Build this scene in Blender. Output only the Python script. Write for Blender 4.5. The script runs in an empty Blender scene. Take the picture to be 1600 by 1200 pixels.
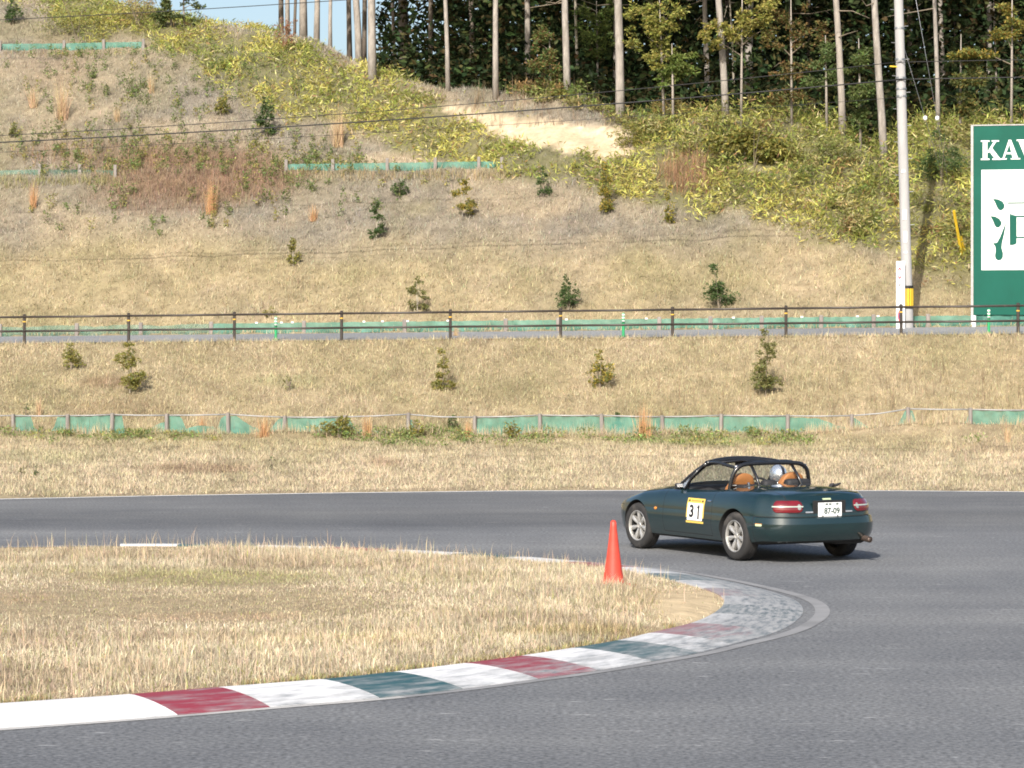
import bpy, bmesh, math, random
import numpy as np
from mathutils import Vector, Matrix
random.seed(7)
RNG = np.random.default_rng(7)
S = bpy.context.scene
COL = S.collection

# ------------------------------------------------------------------ camera
F, CX, HY, H = 4260.0, 800.0, 550.0, 2.48      # focal (photo px), centre, horizon row, eye height
cam = bpy.data.cameras.new('camera'); camo = bpy.data.objects.new('camera', cam); COL.objects.link(camo)
cam.sensor_width = 36.0; cam.lens = 36.0 * F / 1600.0; cam.shift_y = -(600.0 - HY) / 1600.0
cam.clip_start = 0.5; cam.clip_end = 3000
camo.location = (0, 0, H); camo.rotation_euler = (math.pi / 2, 0, 0)
S.camera = camo
# ------------------------------------------------------------------ sky, sun, exposure
AZ, EL = math.radians(16), math.radians(36)     # sun behind the camera's left shoulder
sv = Vector((-math.sin(AZ) * math.cos(EL), -math.cos(AZ) * math.cos(EL), math.sin(EL)))
W = bpy.data.worlds.new('World'); S.world = W; W.use_nodes = True
nt = W.node_tree; nt.nodes.clear()
sky = nt.nodes.new('ShaderNodeTexSky'); sky.sky_type = 'NISHITA'; sky.sun_disc = False
sky.sun_elevation = EL; sky.sun_rotation = math.atan2(sv.x, sv.y)
sky.air_density = 1.0; sky.dust_density = 3.0; sky.ozone_density = 1.0
bg = nt.nodes.new('ShaderNodeBackground'); bg.inputs['Strength'].default_value = 0.13
wo = nt.nodes.new('ShaderNodeOutputWorld')
nt.links.new(sky.outputs[0], bg.inputs[0]); nt.links.new(bg.outputs[0], wo.inputs[0])
sun = bpy.data.lights.new('sun', 'SUN'); sun.energy = 4.2; sun.angle = math.radians(0.5); sun.color = (1.0, 0.945, 0.87)
suno = bpy.data.objects.new('sun', sun); COL.objects.link(suno)
suno.rotation_euler = (-sv).to_track_quat('-Z', 'Y').to_euler(); suno.location = (-20, -30, 40)
S.view_settings.view_transform = 'Standard'; S.view_settings.look = 'None'
S.view_settings.gamma = 1.0; S.view_settings.exposure = 0.55
S.render.engine = 'CYCLES'; S.cycles.filter_width = 1.8

# ------------------------------------------------------------------ helpers
def tag(o, label=None, cat=None, group=None, kind=None):
    if label: o['label'] = label
    if cat: o['category'] = cat
    if group: o['group'] = group
    if kind: o['kind'] = kind
    return o
def empty(name, loc=(0, 0, 0), rz=0.0):
    o = bpy.data.objects.new(name, None); COL.objects.link(o)
    o.location = loc; o.rotation_euler = (0, 0, rz); o.empty_display_size = 0.2
    return o
def link(name, me, m=None, parent=None, smooth=False):
    o = bpy.data.objects.new(name, me); COL.objects.link(o)
    if m is not None and not me.materials: me.materials.append(m)
    if parent is not None: o.parent = parent
    if smooth: me.shade_smooth()
    return o
def pyobj(name, v, f, m, parent=None, smooth=False):
    me = bpy.data.meshes.new(name); me.from_pydata([tuple(p) for p in v], [], [tuple(q) for q in f]); me.update()
    return link(name, me, m, parent, smooth)
def npmesh(name, V, Fc, col=None):
    """V (n,3), Fc (m,k) faces all of k corners, col (n,3) point colours"""
    me = bpy.data.meshes.new(name); n = len(V); m, k = Fc.shape
    me.vertices.add(n); me.vertices.foreach_set('co', np.ascontiguousarray(V, np.float32).ravel())
    me.loops.add(m * k); me.loops.foreach_set('vertex_index', np.ascontiguousarray(Fc, np.int32).ravel())
    me.polygons.add(m); me.polygons.foreach_set('loop_start', np.arange(0, m * k, k, dtype=np.int32))
    me.update(calc_edges=True)
    if col is not None:
        a = me.color_attributes.new('col', 'FLOAT_COLOR', 'POINT')
        c = np.ones((n, 4), np.float32); c[:, :3] = col; a.data.foreach_set('color', c.ravel())
    return me
class MB:
    def __init__(s): s.v = []; s.f = []
    def add(s, v, f):
        b = len(s.v); s.v += [tuple(p) for p in v]; s.f += [tuple(i + b for i in q) for q in f]; return s
    def box(s, c, d, rot=None, bev=0.0):
        x, y, z = d[0] / 2, d[1] / 2, d[2] / 2
        if bev <= 0:
            vs = [Vector((a * x, b * y, e * z)) for e in (-1, 1) for b in (-1, 1) for a in (-1, 1)]
            fs = [(0, 2, 3, 1), (4, 5, 7, 6), (0, 1, 5, 4), (2, 6, 7, 3), (0, 4, 6, 2), (1, 3, 7, 5)]
        else:
            bm = bmesh.new(); bmesh.ops.create_cube(bm, size=1.0)
            for q in bm.verts: q.co = Vector((q.co.x * 2 * x, q.co.y * 2 * y, q.co.z * 2 * z))
            bmesh.ops.bevel(bm, geom=bm.edges[:], offset=bev, segments=2, affect='EDGES', profile=0.5)
            bm.verts.index_update(); vs = [q.co.copy() for q in bm.verts]; fs = [tuple(q.index for q in g.verts) for g in bm.faces]; bm.free()
        if rot is not None: vs = [rot @ q for q in vs]
        c = Vector(c); return s.add([q + c for q in vs], fs)
    def tube(s, pts, r, n=8, cap=True):
        pts = [Vector(p) for p in pts]; rs = r if isinstance(r, (list, tuple)) else [r] * len(pts)
        rings = []; t0 = None; u = None
        for i, p in enumerate(pts):
            t = (pts[min(i + 1, len(pts) - 1)] - pts[max(i - 1, 0)]).normalized()
            if u is None:
                u = t.cross(Vector((0, 0, 1)) if abs(t.z) < .9 else Vector((1, 0, 0))).normalized()
            else: u = (u - t * u.dot(t)).normalized()
            w = t.cross(u)
            rings.append([p + (u * math.cos(2 * math.pi * k / n) + w * math.sin(2 * math.pi * k / n)) * rs[i] for k in range(n)])
        vs = [q for g in rings for q in g]; fs = []
        for i in range(len(pts) - 1):
            for k in range(n):
                fs.append((i * n + k, i * n + (k + 1) % n, (i + 1) * n + (k + 1) % n, (i + 1) * n + k))
        if cap: fs += [tuple(range(n - 1, -1, -1)), tuple(range((len(pts) - 1) * n, len(pts) * n))]
        return s.add(vs, fs)
    def lathe(s, prof, n=24, M=None, close=False):
        """prof: (r, h) about local z; M: 4x4"""
        M = M or Matrix.Identity(4); vs = []; fs = []
        for (r, h) in prof:
            for k in range(n):
                a = 2 * math.pi * k / n; vs.append(M @ Vector((r * math.cos(a), r * math.sin(a), h)))
        m = len(prof)
        for i in range(m - 1 if not close else m):
            j = (i + 1) % m
            for k in range(n): fs.append((i * n + k, i * n + (k + 1) % n, j * n + (k + 1) % n, j * n + k))
        if not close: fs += [tuple(range(n - 1, -1, -1)), tuple(range((m - 1) * n, m * n))]
        return s.add(vs, fs)
    def prism(s, poly, fn, d0, d1):
        """2-D polygon (u,v) placed by fn(u,v,depth); front at d1, back at d0"""
        n = len(poly); vs = [fn(u, v, d0) for u, v in poly] + [fn(u, v, d1) for u, v in poly]
        fs = [tuple(range(n - 1, -1, -1)), tuple(range(n, 2 * n))] + [(i, (i + 1) % n, n + (i + 1) % n, n + i) for i in range(n)]
        return s.add(vs, fs)
    def build(s, name, m, parent=None, smooth=False, ang=None):
        me = bpy.data.meshes.new(name); me.from_pydata(s.v, [], s.f); me.update()
        if smooth: me.shade_smooth()
        if ang: me.set_sharp_from_angle(angle=math.radians(ang))
        return link(name, me, m, parent)
def sstep(a, b, x):
    t = np.clip((np.asarray(x, float) - a) / (b - a), 0, 1); return t * t * (3 - 2 * t)
def _h(ix, iy, s):
    q = np.sin(ix * 127.1 + iy * 311.7 + s * 74.7) * 43758.5453; return q - np.floor(q)
def vn(x, y, s=0):
    x = np.asarray(x, float); y = np.asarray(y, float); ix = np.floor(x); iy = np.floor(y); fx = x - ix; fy = y - iy
    fx = fx * fx * (3 - 2 * fx); fy = fy * fy * (3 - 2 * fy)
    return ((_h(ix, iy, s) * (1 - fx) + _h(ix + 1, iy, s) * fx) * (1 - fy) + (_h(ix, iy + 1, s) * (1 - fx) + _h(ix + 1, iy + 1, s) * fx) * fy)
def fbm(x, y, s=0, o=4):
    r = 0; a = .5; t = 0
    for k in range(o): r = r + a * vn(x * 2 ** k, y * 2 ** k, s + k * 3.1); t += a; a *= .55
    return r / t
def crom(pts, n):
    """Catmull-Rom through points, resampled to n by arc length"""
    P = np.array(pts, float); Q = np.vstack([2 * P[0] - P[1], P, 2 * P[-1] - P[-2]]); out = []
    for i in range(1, len(Q) - 2):
        for t in np.linspace(0, 1, 24, endpoint=False):
            a, b, c, d = Q[i - 1], Q[i], Q[i + 1], Q[i + 2]
            out.append(.5 * (2 * b + (c - a) * t + (2 * a - 5 * b + 4 * c - d) * t * t + (3 * b - a - 3 * c + d) * t ** 3))
    out.append(Q[-2]); out = np.array(out)
    L = np.concatenate([[0], np.cumsum(np.linalg.norm(np.diff(out, axis=0), axis=1))])
    return np.stack([np.interp(np.linspace(0, L[-1], n), L, out[:, k]) for k in range(P.shape[1])], 1)
def pix(x, y, z): return CX + F * x / y, HY + F * (H - z) / y
def at(px, py, D): return Vector(((px - CX) / F * D, D, H + (HY - py) / F * D))
def G(px, py, z=0.0):
    D = F * (H - z) / (py - HY); return Vector(((px - CX) / F * D, D, z))

# ------------------------------------------------------------------ materials
def _nodes(name):
    m = bpy.data.materials.new(name); m.use_nodes = True; n = m.node_tree.nodes; l = m.node_tree.links
    return m, n, l, n['Principled BSDF']
def mat(name, c, rough=.6, var=.12, scale=6.0, metal=0.0, bump=0.0, coat=0.0, spec=.5, dirt=None, stretch=(1, 1, 1)):
    """procedural: base colour broken up by two noises, optional dirt colour and bump"""
    m, n, l, b = _nodes(name)
    tc = n.new('ShaderNodeTexCoord'); mp = n.new('ShaderNodeMapping'); mp.inputs['Scale'].default_value = stretch
    l.new(tc.outputs['Object'], mp.inputs[0])
    no = n.new('ShaderNodeTexNoise'); no.inputs['Scale'].default_value = scale; no.inputs['Detail'].default_value = 6; no.inputs['Roughness'].default_value = .65
    l.new(mp.outputs[0], no.inputs['Vector'])
    r = n.new('ShaderNodeValToRGB'); r.color_ramp.elements[0].position = .25; r.color_ramp.elements[1].position = .75
    r.color_ramp.elements[0].color = tuple(max(0, q * (1 - var)) for q in c) + (1,)
    r.color_ramp.elements[1].color = tuple(min(1, q * (1 + var)) for q in c) + (1,)
    l.new(no.outputs[0], r.inputs[0]); out = r.outputs[0]
    if dirt:
        n2 = n.new('ShaderNodeTexNoise'); n2.inputs['Scale'].default_value = scale * .37; n2.inputs['Detail'].default_value = 8
        l.new(mp.outputs[0], n2.inputs['Vector'])
        r2 = n.new('ShaderNodeValToRGB'); r2.color_ramp.elements[0].position = dirt[1]; r2.color_ramp.elements[1].position = min(1, dirt[1] + .22)
        l.new(n2.outputs[0], r2.inputs[0])
        mx = n.new('ShaderNodeMix'); mx.data_type = 'RGBA'; l.new(r2.outputs[0], mx.inputs['Factor']); l.new(out, mx.inputs['A'])
        mx.inputs['B'].default_value = tuple(dirt[0]) + (1,); out = mx.outputs['Result']
    l.new(out, b.inputs['Base Color'])
    b.inputs['Roughness'].default_value = rough; b.inputs['Metallic'].default_value = metal
    b.inputs['Specular IOR Level'].default_value = spec; b.inputs['Coat Weight'].default_value = coat; b.inputs['Coat Roughness'].default_value = .05
    if bump:
        bp = n.new('ShaderNodeBump'); bp.inputs['Strength'].default_value = bump; bp.inputs['Distance'].default_value = .02
        l.new(no.outputs[0], bp.inputs['Height']); l.new(bp.outputs[0], b.inputs['Normal'])
    return m
def leafmat(name, trans=.35, rough=.6, spec=.25):
    """plant material: colour from each leaf's own 'col' attribute, part of the light passes through"""
    m, n, l, b = _nodes(name)
    a = n.new('ShaderNodeAttribute'); a.attribute_name = 'col'; l.new(a.outputs['Color'], b.inputs['Base Color'])
    b.inputs['Roughness'].default_value = rough; b.inputs['Specular IOR Level'].default_value = spec
    t = n.new('ShaderNodeBsdfTranslucent'); l.new(a.outputs['Color'], t.inputs['Color'])
    mx = n.new('ShaderNodeMixShader'); mx.inputs[0].default_value = trans
    l.new(b.outputs[0], mx.inputs[1]); l.new(t.outputs[0], mx.inputs[2]); l.new(mx.outputs[0], n['Material Output'].inputs[0])
    return m
def soilmat(name):
    m, n, l, b = _nodes(name)
    a = n.new('ShaderNodeAttribute'); a.attribute_name = 'col'
    tc = n.new('ShaderNodeTexCoord'); no = n.new('ShaderNodeTexNoise'); no.inputs['Scale'].default_value = 3.5; no.inputs['Detail'].default_value = 10; no.inputs['Roughness'].default_value = .75
    l.new(tc.outputs['Object'], no.inputs['Vector'])
    r = n.new('ShaderNodeValToRGB'); r.color_ramp.elements[0].position = .3; r.color_ramp.elements[1].position = .7
    r.color_ramp.elements[0].color = (.62, .6, .58, 1); r.color_ramp.elements[1].color = (1.2, 1.18, 1.15, 1); l.new(no.outputs[0], r.inputs[0])
    mx = n.new('ShaderNodeMix'); mx.data_type = 'RGBA'; mx.blend_type = 'MULTIPLY'; mx.inputs['Factor'].default_value = 1
    l.new(a.outputs['Color'], mx.inputs['A']); l.new(r.outputs[0], mx.inputs['B']); l.new(mx.outputs['Result'], b.inputs['Base Color'])
    b.inputs['Roughness'].default_value = .95; b.inputs['Specular IOR Level'].default_value = .1
    bp = n.new('ShaderNodeBump'); bp.inputs['Strength'].default_value = .6; bp.inputs['Distance'].default_value = .08
    l.new(no.outputs[0], bp.inputs['Height']); l.new(bp.outputs[0], b.inputs['Normal'])
    return m
def asphalt(name, base=.135, streaks=True):
    m, n, l, b = _nodes(name)
    tc = n.new('ShaderNodeTexCoord')
    def noise(sc, st=(1, 1, 1), det=4, rot=0.0):
        mp = n.new('ShaderNodeMapping'); mp.inputs['Scale'].default_value = st; mp.inputs['Rotation'].default_value = (0, 0, rot); l.new(tc.outputs['Object'], mp.inputs[0])
        q = n.new('ShaderNodeTexNoise'); q.inputs['Scale'].default_value = sc; q.inputs['Detail'].default_value = det; q.inputs['Roughness'].default_value = .6
        l.new(mp.outputs[0], q.inputs['Vector']); return q.outputs[0]
    def ramp(src, p0, p1, c0, c1):
        r = n.new('ShaderNodeValToRGB'); r.color_ramp.elements[0].position = p0; r.color_ramp.elements[1].position = p1
        r.color_ramp.elements[0].color = c0 + (1,); r.color_ramp.elements[1].color = c1 + (1,); l.new(src, r.inputs[0]); return r.outputs[0]
    def mul(a, c, fac=1.0, mode='MULTIPLY'):
        x = n.new('ShaderNodeMix'); x.data_type = 'RGBA'; x.blend_type = mode
        if isinstance(fac, float): x.inputs['Factor'].default_value = fac
        else: l.new(fac, x.inputs['Factor'])
        l.new(a, x.inputs['A'])
        if isinstance(c, tuple): x.inputs['B'].default_value = c + (1,)
        else: l.new(c, x.inputs['B'])
        return x.outputs['Result']
    grain = noise(26, det=6)
    c = ramp(grain, .3, .72, (base * .42, base * .435, base * .45), (base * 1.70, base * 1.73, base * 1.755))
    c = mul(c, ramp(noise(.22, det=5), .3, .7, (.84, .85, .87), (1.12, 1.11, 1.09)))
    if streaks:
        c = mul(c, ramp(noise(.5, (.16, 1.0, 1), 5), .35, .68, (.80, .81, .83), (1.08, 1.08, 1.07)))        # lanes worn along the straight
        scuff = ramp(noise(2.2, (.55, 4.0, 1), 4, .1), .61, .67, (0, 0, 0), (1, 1, 1)); brk = ramp(noise(5, (1, 3, 1), 4), .52, .64, (0, 0, 0), (.55, .55, .55))
        c = mul(c, (.58, .58, .57), mul(scuff, brk), 'MIX')
        # rubbered line across the back of the hairpin, dustier towards the infield and the far edge
        sp = n.new('ShaderNodeSeparateXYZ'); l.new(tc.outputs['Object'], sp.inputs[0])
        wob = n.new('ShaderNodeMath'); wob.operation = 'MULTIPLY_ADD'; wob.inputs[1].default_value = 3.0; l.new(noise(.12, (.3, 1, 1), 4), wob.inputs[0]); l.new(sp.outputs['Y'], wob.inputs[2])
        mr = n.new('ShaderNodeMapRange'); mr.inputs['From Min'].default_value = 30; mr.inputs['From Max'].default_value = 52; l.new(wob.outputs[0], mr.inputs['Value'])
        rp_ = n.new('ShaderNodeValToRGB'); e = rp_.color_ramp.elements; e[0].position = 0; e[0].color = (1, 1, 1, 1); e[1].position = 1; e[1].color = (1.02, 1.02, 1.0, 1)
        for p_, v_ in ((.26, 1.08), (.40, 1.08), (.53, .80), (.60, .78), (.70, .93), (.80, .88), (.9, 1.02)):
            q = e.new(p_); q.color = (v_, v_, v_, 1)
        l.new(mr.outputs[0], rp_.inputs[0]); c = mul(c, rp_.outputs[0])
        c = mul(c, ramp(noise(.9, (1, 1, 1), 6), .3, .7, (.90, .90, .91), (1.07, 1.07, 1.06)))
    l.new(c, b.inputs['Base Color']); b.inputs['Roughness'].default_value = .82; b.inputs['Specular IOR Level'].default_value = .3
    bp = n.new('ShaderNodeBump'); bp.inputs['Strength'].default_value = .5; bp.inputs['Distance'].default_value = .01
    l.new(grain, bp.inputs['Height']); l.new(bp.outputs[0], b.inputs['Normal'])
    return m
def wornpaint(name, c, wear, under=(.17, .17, .17), light=(.44, .43, .41), scale=3.0, stretch=(1, 1, 1)):
    """paint scrubbed off in streaks down to the concrete, tyre rubber on top"""
    m, n, l, b = _nodes(name)
    tc = n.new('ShaderNodeTexCoord'); mp = n.new('ShaderNodeMapping'); mp.inputs['Scale'].default_value = stretch; l.new(tc.outputs['UV'], mp.inputs[0])
    def noise(sc, det=7):
        q = n.new('ShaderNodeTexNoise'); q.inputs['Scale'].default_value = sc; q.inputs['Detail'].default_value = det; q.inputs['Roughness'].default_value = .68
        l.new(mp.outputs[0], q.inputs['Vector']); return q.outputs[0]
    sep = n.new('ShaderNodeSeparateXYZ'); l.new(tc.outputs['UV'], sep.inputs[0])
    r = n.new('ShaderNodeValToRGB'); r.color_ramp.elements[0].position = .0; r.color_ramp.elements[1].position = 1.0     # worn most on the tyre side (v = 0)
    r.color_ramp.elements[0].color = (1, 1, 1, 1); r.color_ramp.elements[1].color = (.25, .25, .25, 1); l.new(sep.outputs['Y'], r.inputs[0])
    mth = n.new('ShaderNodeMath'); mth.operation = 'MULTIPLY'; mth.inputs[1].default_value = wear * .55; l.new(r.outputs[0], mth.inputs[0])
    ad = n.new('ShaderNodeMath'); ad.operation = 'ADD'; l.new(noise(scale), ad.inputs[0]); l.new(mth.outputs[0], ad.inputs[1])
    rr = n.new('ShaderNodeValToRGB'); rr.color_ramp.elements[0].position = .56; rr.color_ramp.elements[1].position = .86; l.new(ad.outputs[0], rr.inputs[0])
    mx = n.new('ShaderNodeMix'); mx.data_type = 'RGBA'; l.new(rr.outputs[0], mx.inputs['Factor'])
    mx.inputs['A'].default_value = tuple(c) + (1,)
    u = n.new('ShaderNodeValToRGB'); u.color_ramp.elements[0].position = .36; u.color_ramp.elements[1].position = .58
    u.color_ramp.elements[0].color = tuple(under) + (1,); u.color_ramp.elements[1].color = tuple(light) + (1,); l.new(noise(scale * 1.7), u.inputs[0])
    l.new(u.outputs[0], mx.inputs['B']); l.new(mx.outputs['Result'], b.inputs['Base Color']); b.inputs['Roughness'].default_value = .6
    return m
def glassmat(name, tint=(.75, .85, .9), refl=.14):
    m, n, l, b = _nodes(name)
    t = n.new('ShaderNodeBsdfTransparent'); t.inputs[0].default_value = tint + (1,)
    g = n.new('ShaderNodeBsdfGlossy'); g.inputs['Roughness'].default_value = .03; g.inputs[0].default_value = (.9, .95, 1, 1)
    x = n.new('ShaderNodeMixShader'); fr = n.new('ShaderNodeLayerWeight'); fr.inputs[0].default_value = .25
    ma = n.new('ShaderNodeMath'); ma.operation = 'MULTIPLY_ADD'; ma.inputs[1].default_value = .5; ma.inputs[2].default_value = .05; l.new(fr.outputs['Facing'], ma.inputs[0])
    no = n.new('ShaderNodeTexNoise'); no.inputs['Scale'].default_value = 4.0
    d = n.new('ShaderNodeBsdfDiffuse'); d.inputs[0].default_value = (.75, .8, .85, 1); x2 = n.new('ShaderNodeMixShader')     # pale film painting bluish haze and reflection into the glass
    r = n.new('ShaderNodeMath'); r.operation = 'MULTIPLY'; r.inputs[1].default_value = .42; l.new(no.outputs[0], r.inputs[0]); l.new(r.outputs[0], x2.inputs[0])
    l.new(ma.outputs[0], x.inputs[0]); l.new(t.outputs[0], x.inputs[1]); l.new(g.outputs[0], x.inputs[2])
    l.new(x.outputs[0], x2.inputs[1]); l.new(d.outputs[0], x2.inputs[2]); l.new(x2.outputs[0], n['Material Output'].inputs[0])
    return m
def netmat(name, c, hole=.3):
    """green plastic net: fine weave that lets some light and view through"""
    m, n, l, b = _nodes(name)
    tc = n.new('ShaderNodeTexCoord'); no = n.new('ShaderNodeTexNoise'); no.inputs['Scale'].default_value = 5; no.inputs['Detail'].default_value = 6; l.new(tc.outputs['Object'], no.inputs['Vector'])
    r = n.new('ShaderNodeValToRGB'); r.color_ramp.elements[0].position = .3; r.color_ramp.elements[1].position = .75
    r.color_ramp.elements[0].color = tuple(q * .75 for q in c) + (1,); r.color_ramp.elements[1].color = tuple(min(1, q * 1.15 + .03) for q in c) + (1,); l.new(no.outputs[0], r.inputs[0])
    l.new(r.outputs[0], b.inputs['Base Color']); b.inputs['Roughness'].default_value = .5
    t = n.new('ShaderNodeBsdfTransparent'); tl = n.new('ShaderNodeBsdfTranslucent'); l.new(r.outputs[0], tl.inputs[0])
    x = n.new('ShaderNodeMixShader'); x.inputs[0].default_value = .3; l.new(b.outputs[0], x.inputs[1]); l.new(tl.outputs[0], x.inputs[2])
    x2 = n.new('ShaderNodeMixShader'); x2.inputs[0].default_value = hole; l.new(x.outputs[0], x2.inputs[1]); l.new(t.outputs[0], x2.inputs[2]); l.new(x2.outputs[0], n['Material Output'].inputs[0])
    return m
M = {}
M['leaf'] = leafmat('leaf'); M['shadeleaf'] = leafmat('shaded_leaf', .1, .9, .03); M['straw'] = leafmat('dry_grass', .3, .7, .2); M['soil'] = soilmat('soil')  # second leaf material is a shaded copy, dulled to look dark
M['asphalt'] = asphalt('asphalt', .148); M['lane'] = asphalt('old_asphalt', .215, False)
M['line'] = mat('line_paint', (.72, .72, .70), .6, .12, 5, dirt=((.3, .3, .3), .56))
M['dustline'] = mat('worn_line_paint', (.225, .225, .225), .85, .15, 3, dirt=((.165, .165, .165), .46))
M['bark'] = mat('bark', (.30, .265, .225), .9, .4, 7, bump=.8, stretch=(1, 1, .3), dirt=((.14, .125, .1), .55))
M['bark2'] = mat('pale_bark', (.36, .32, .25), .9, .3, 9, bump=.6, stretch=(1, 1, .25), dirt=((.2, .15, .1), .58))
M['twig'] = mat('twig', (.22, .18, .13), .9, .3, 20)
M['rail'] = mat('brown_painted_steel', (.045, .036, .030), .45, .2, 10, dirt=((.13, .10, .08), .62))
M['yellow'] = mat('yellow_reflector', (.75, .45, .06), .4, .1, 20)
M['wood'] = mat('weathered_wood', (.24, .215, .195), .9, .3, 14, bump=.6, stretch=(1, 1, .2), dirt=((.15, .13, .12), .56))
M['galv'] = mat('galvanised_pipe', (.36, .355, .35), .55, .2, 10, metal=.3)
M['net'] = netmat('green_net', (.085, .32, .245), .28); M['net2'] = netmat('old_green_net', (.10, .29, .225), .48)
M['concrete'] = mat('pole_concrete', (.37, .365, .36), .8, .1, 8, bump=.2, stretch=(1, 1, .15), dirt=((.28, .275, .27), .55))
M['steel'] = mat('steel', (.35, .36, .37), .4, .15, 12, metal=.8)
M['black'] = mat('black_rubber', (.012, .012, .013), .6, .3, 10)
M['guard_y'] = mat('guard_yellow', (.68, .46, .03), .5, .12, 8, dirt=((.4, .28, .06), .62)); M['guard_k'] = mat('guard_black', (.02, .02, .02), .5, .2, 8)
M['white'] = mat('white_panel', (.78, .78, .77), .45, .05, 2, dirt=((.66, .65, .62), .6))
M['green_sign'] = mat('green_panel', (.004, .085, .058), .55, .12, 1.6, spec=.2, dirt=((.006, .105, .075), .5))
M['sign_dk'] = mat('sign_shadow_steel', (.05, .05, .05), .7, .2, 8)
M['red'] = mat('sign_red', (.6, .03, .05), .5, .1, 6); M['signgrey'] = mat('sign_grey', (.45, .47, .55), .5, .1, 6); M['navy'] = mat('sign_navy', (.12, .05, .14), .5, .1, 6); M['pink'] = mat('sign_pink', (.72, .55, .55), .5, .1, 6)
M['delin'] = mat('delineator_green', (.03, .34, .13), .45, .1, 9); M['reflw'] = mat('reflective_white', (.75, .78, .75), .35, .05, 9)
M['cone'] = mat('cone_plastic', (.60, .060, .036), .5, .2, 9, dirt=((.34, .06, .045), .54), bump=.1)
# ------------------------------------------------------------------ terrain
C10, S10 = math.cos(math.radians(10)), math.sin(math.radians(10))
def rail_y(x): return 73.0 - S10 / C10 * (x + .18)
def vdist(x, y): return (y - rail_y(x)) * C10
CF = .072      # crossfall of the lane
def rail_z(x): return 2.82 + .0087 * np.clip(x, -60, 60)
def fence_y(x): return 66.0 - .05 * np.clip(x, -80, 80)
far_px = np.array([(-700, 796), (-300, 787), (0, 779.5), (270, 774), (540, 769.8), (800, 766.8), (1100, 765.8), (1400, 766.6), (1600, 768.2), (1900, 773), (2300, 782)], float)
far_w = np.array([tuple(G(a, b)) for a, b in far_px])
def far_y(x): return np.interp(x, far_w[:, 0], far_w[:, 1], left=far_w[0, 1], right=far_w[-1, 1])
def slope_z(x, y):
    """cut slope behind the road, with its two benches on the left, before the crest is taken off"""
    v = vdist(x, y); b = 1 - sstep(-2.5, 1.5, x)
    q = np.maximum(v - 3.6, 0)
    q1 = np.where(q > 8.4, np.maximum(8.4, q - 1.3), q); q2 = np.where(q1 > 16.2, np.maximum(16.2, q1 - 1.2), q1)
    qq = q * (1 - b) + q2 * b
    return rail_z(x) + .28 + .62 * qq
crest_px = [(-500, -60), (-200, -25), (0, -8), (140, 4), (270, 36), (380, 46), (480, 60), (582, 118), (690, 140), (775, 146), (888, 148), (968, 182), (1130, 194), (1230, 190), (1316, 214), (1381, 250), (1465, 214), (1545, 205), (1700, 215), (2000, 240)]
def _crest():
    o = []
    D = np.arange(72, 150, .05)
    for px, py in crest_px:
        X = (px - CX) / F * D; Z = H + (HY - py) / F * D
        i = np.argmax(slope_z(X, D) >= Z); o.append((X[i], slope_z(X[i], D[i])))
    return np.array(sorted(o))
crest_w = _crest()
def crest_z(x): return np.interp(x, crest_w[:, 0], crest_w[:, 1])
def terrain(x, y, detail=True):
    x = np.asarray(x, float); y = np.asarray(y, float)
    v = vdist(x, y); zr = rail_z(x); yf = fence_y(x); yl = far_y(x)
    zf = .40 + .10 * sstep(6, 12, x)
    z0 = np.full(np.broadcast(x, y).shape, -.06)
    apron = .01 + (zf - .01) * np.clip((y - yl - .3) / (yf - yl - .3), 0, 1) ** 1.3
    yb = yf + .35; ytop = rail_y(x) - .35
    bank = zf + (zr - zf) * np.clip((y - yb) / (ytop - yb), 0, 1)
    bank = bank + .10 * np.sin(np.pi * np.clip((y - yb) / (ytop - yb), 0, 1))
    road = zr + CF * np.clip(v, 0, 3.2) - .03
    sl = slope_z(x, y); cz = crest_z(x); e = sl - cz
    top = cz + np.where(e > 0, .13 * np.minimum(e, 12) + .02 * np.clip(e - 12, 0, 60), e)
    z = np.where(y < yl + .25, z0, np.where(y < yb, apron, np.where(v < -.3, bank, np.where(v < 3.3, road, np.where(v < 3.6, zr + .28, top)))))
    if detail:
        rough = np.where(y < yl + .3, 0, np.where(y < yb, .5, np.where(v < -.4, .7, np.where(v < 3.6, 0.0, 1.0))))
        z = z + rough * ((fbm(x * .9, y * .9, 3, 4) - .5) * .28 + (vn(x * 3.1, y * 3.1, 9) - .5) * .07)
        z = z + .22 * np.exp(-(((x - 9.7) / 2.2) ** 2 + ((y - 64.7) / .7) ** 2)) + .12 * np.exp(-(((x - 12.5) / 1.5) ** 2 + ((y - 64.4) / .7) ** 2))
        z = z + .17 * np.exp(-((y - yf + .62) / .34) ** 2) * np.clip(.25 + 1.4 * fbm(x * .9, x * 0 + 3, 55, 3), 0, 1.1)      # low ridge of soil before the fence
        # eroded clay scarp below the wood
        z = z - .06 * scarp(x, y) * (.4 + 1.6 * fbm(x * 2.5, y * 2.5, 33, 3))
    return z
SC = None
def scarp(x, y):
    if SC is None: return 0.0
    px, py = pix(x, np.maximum(y, 1.0), slope_z(x, y))
    return scarp_px(px, py) * (vdist(x, y) > 4)
def scarp_px(px, py):
    top = np.interp(px, [680, 720, 800, 880, 990], [160, 163, 180, 190, 206]); bot = np.interp(px, [680, 720, 800, 880, 950, 990], [166, 188, 222, 238, 248, 242])
    n = (fbm(np.asarray(px) * .035, np.asarray(py) * .05, 21, 3) - .5) * 18
    return sstep(-3, 5, py - top + n) * sstep(-3, 5, bot - py - n) * sstep(676, 700, px) * (1 - sstep(980, 998, px))
SC = 1
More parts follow.
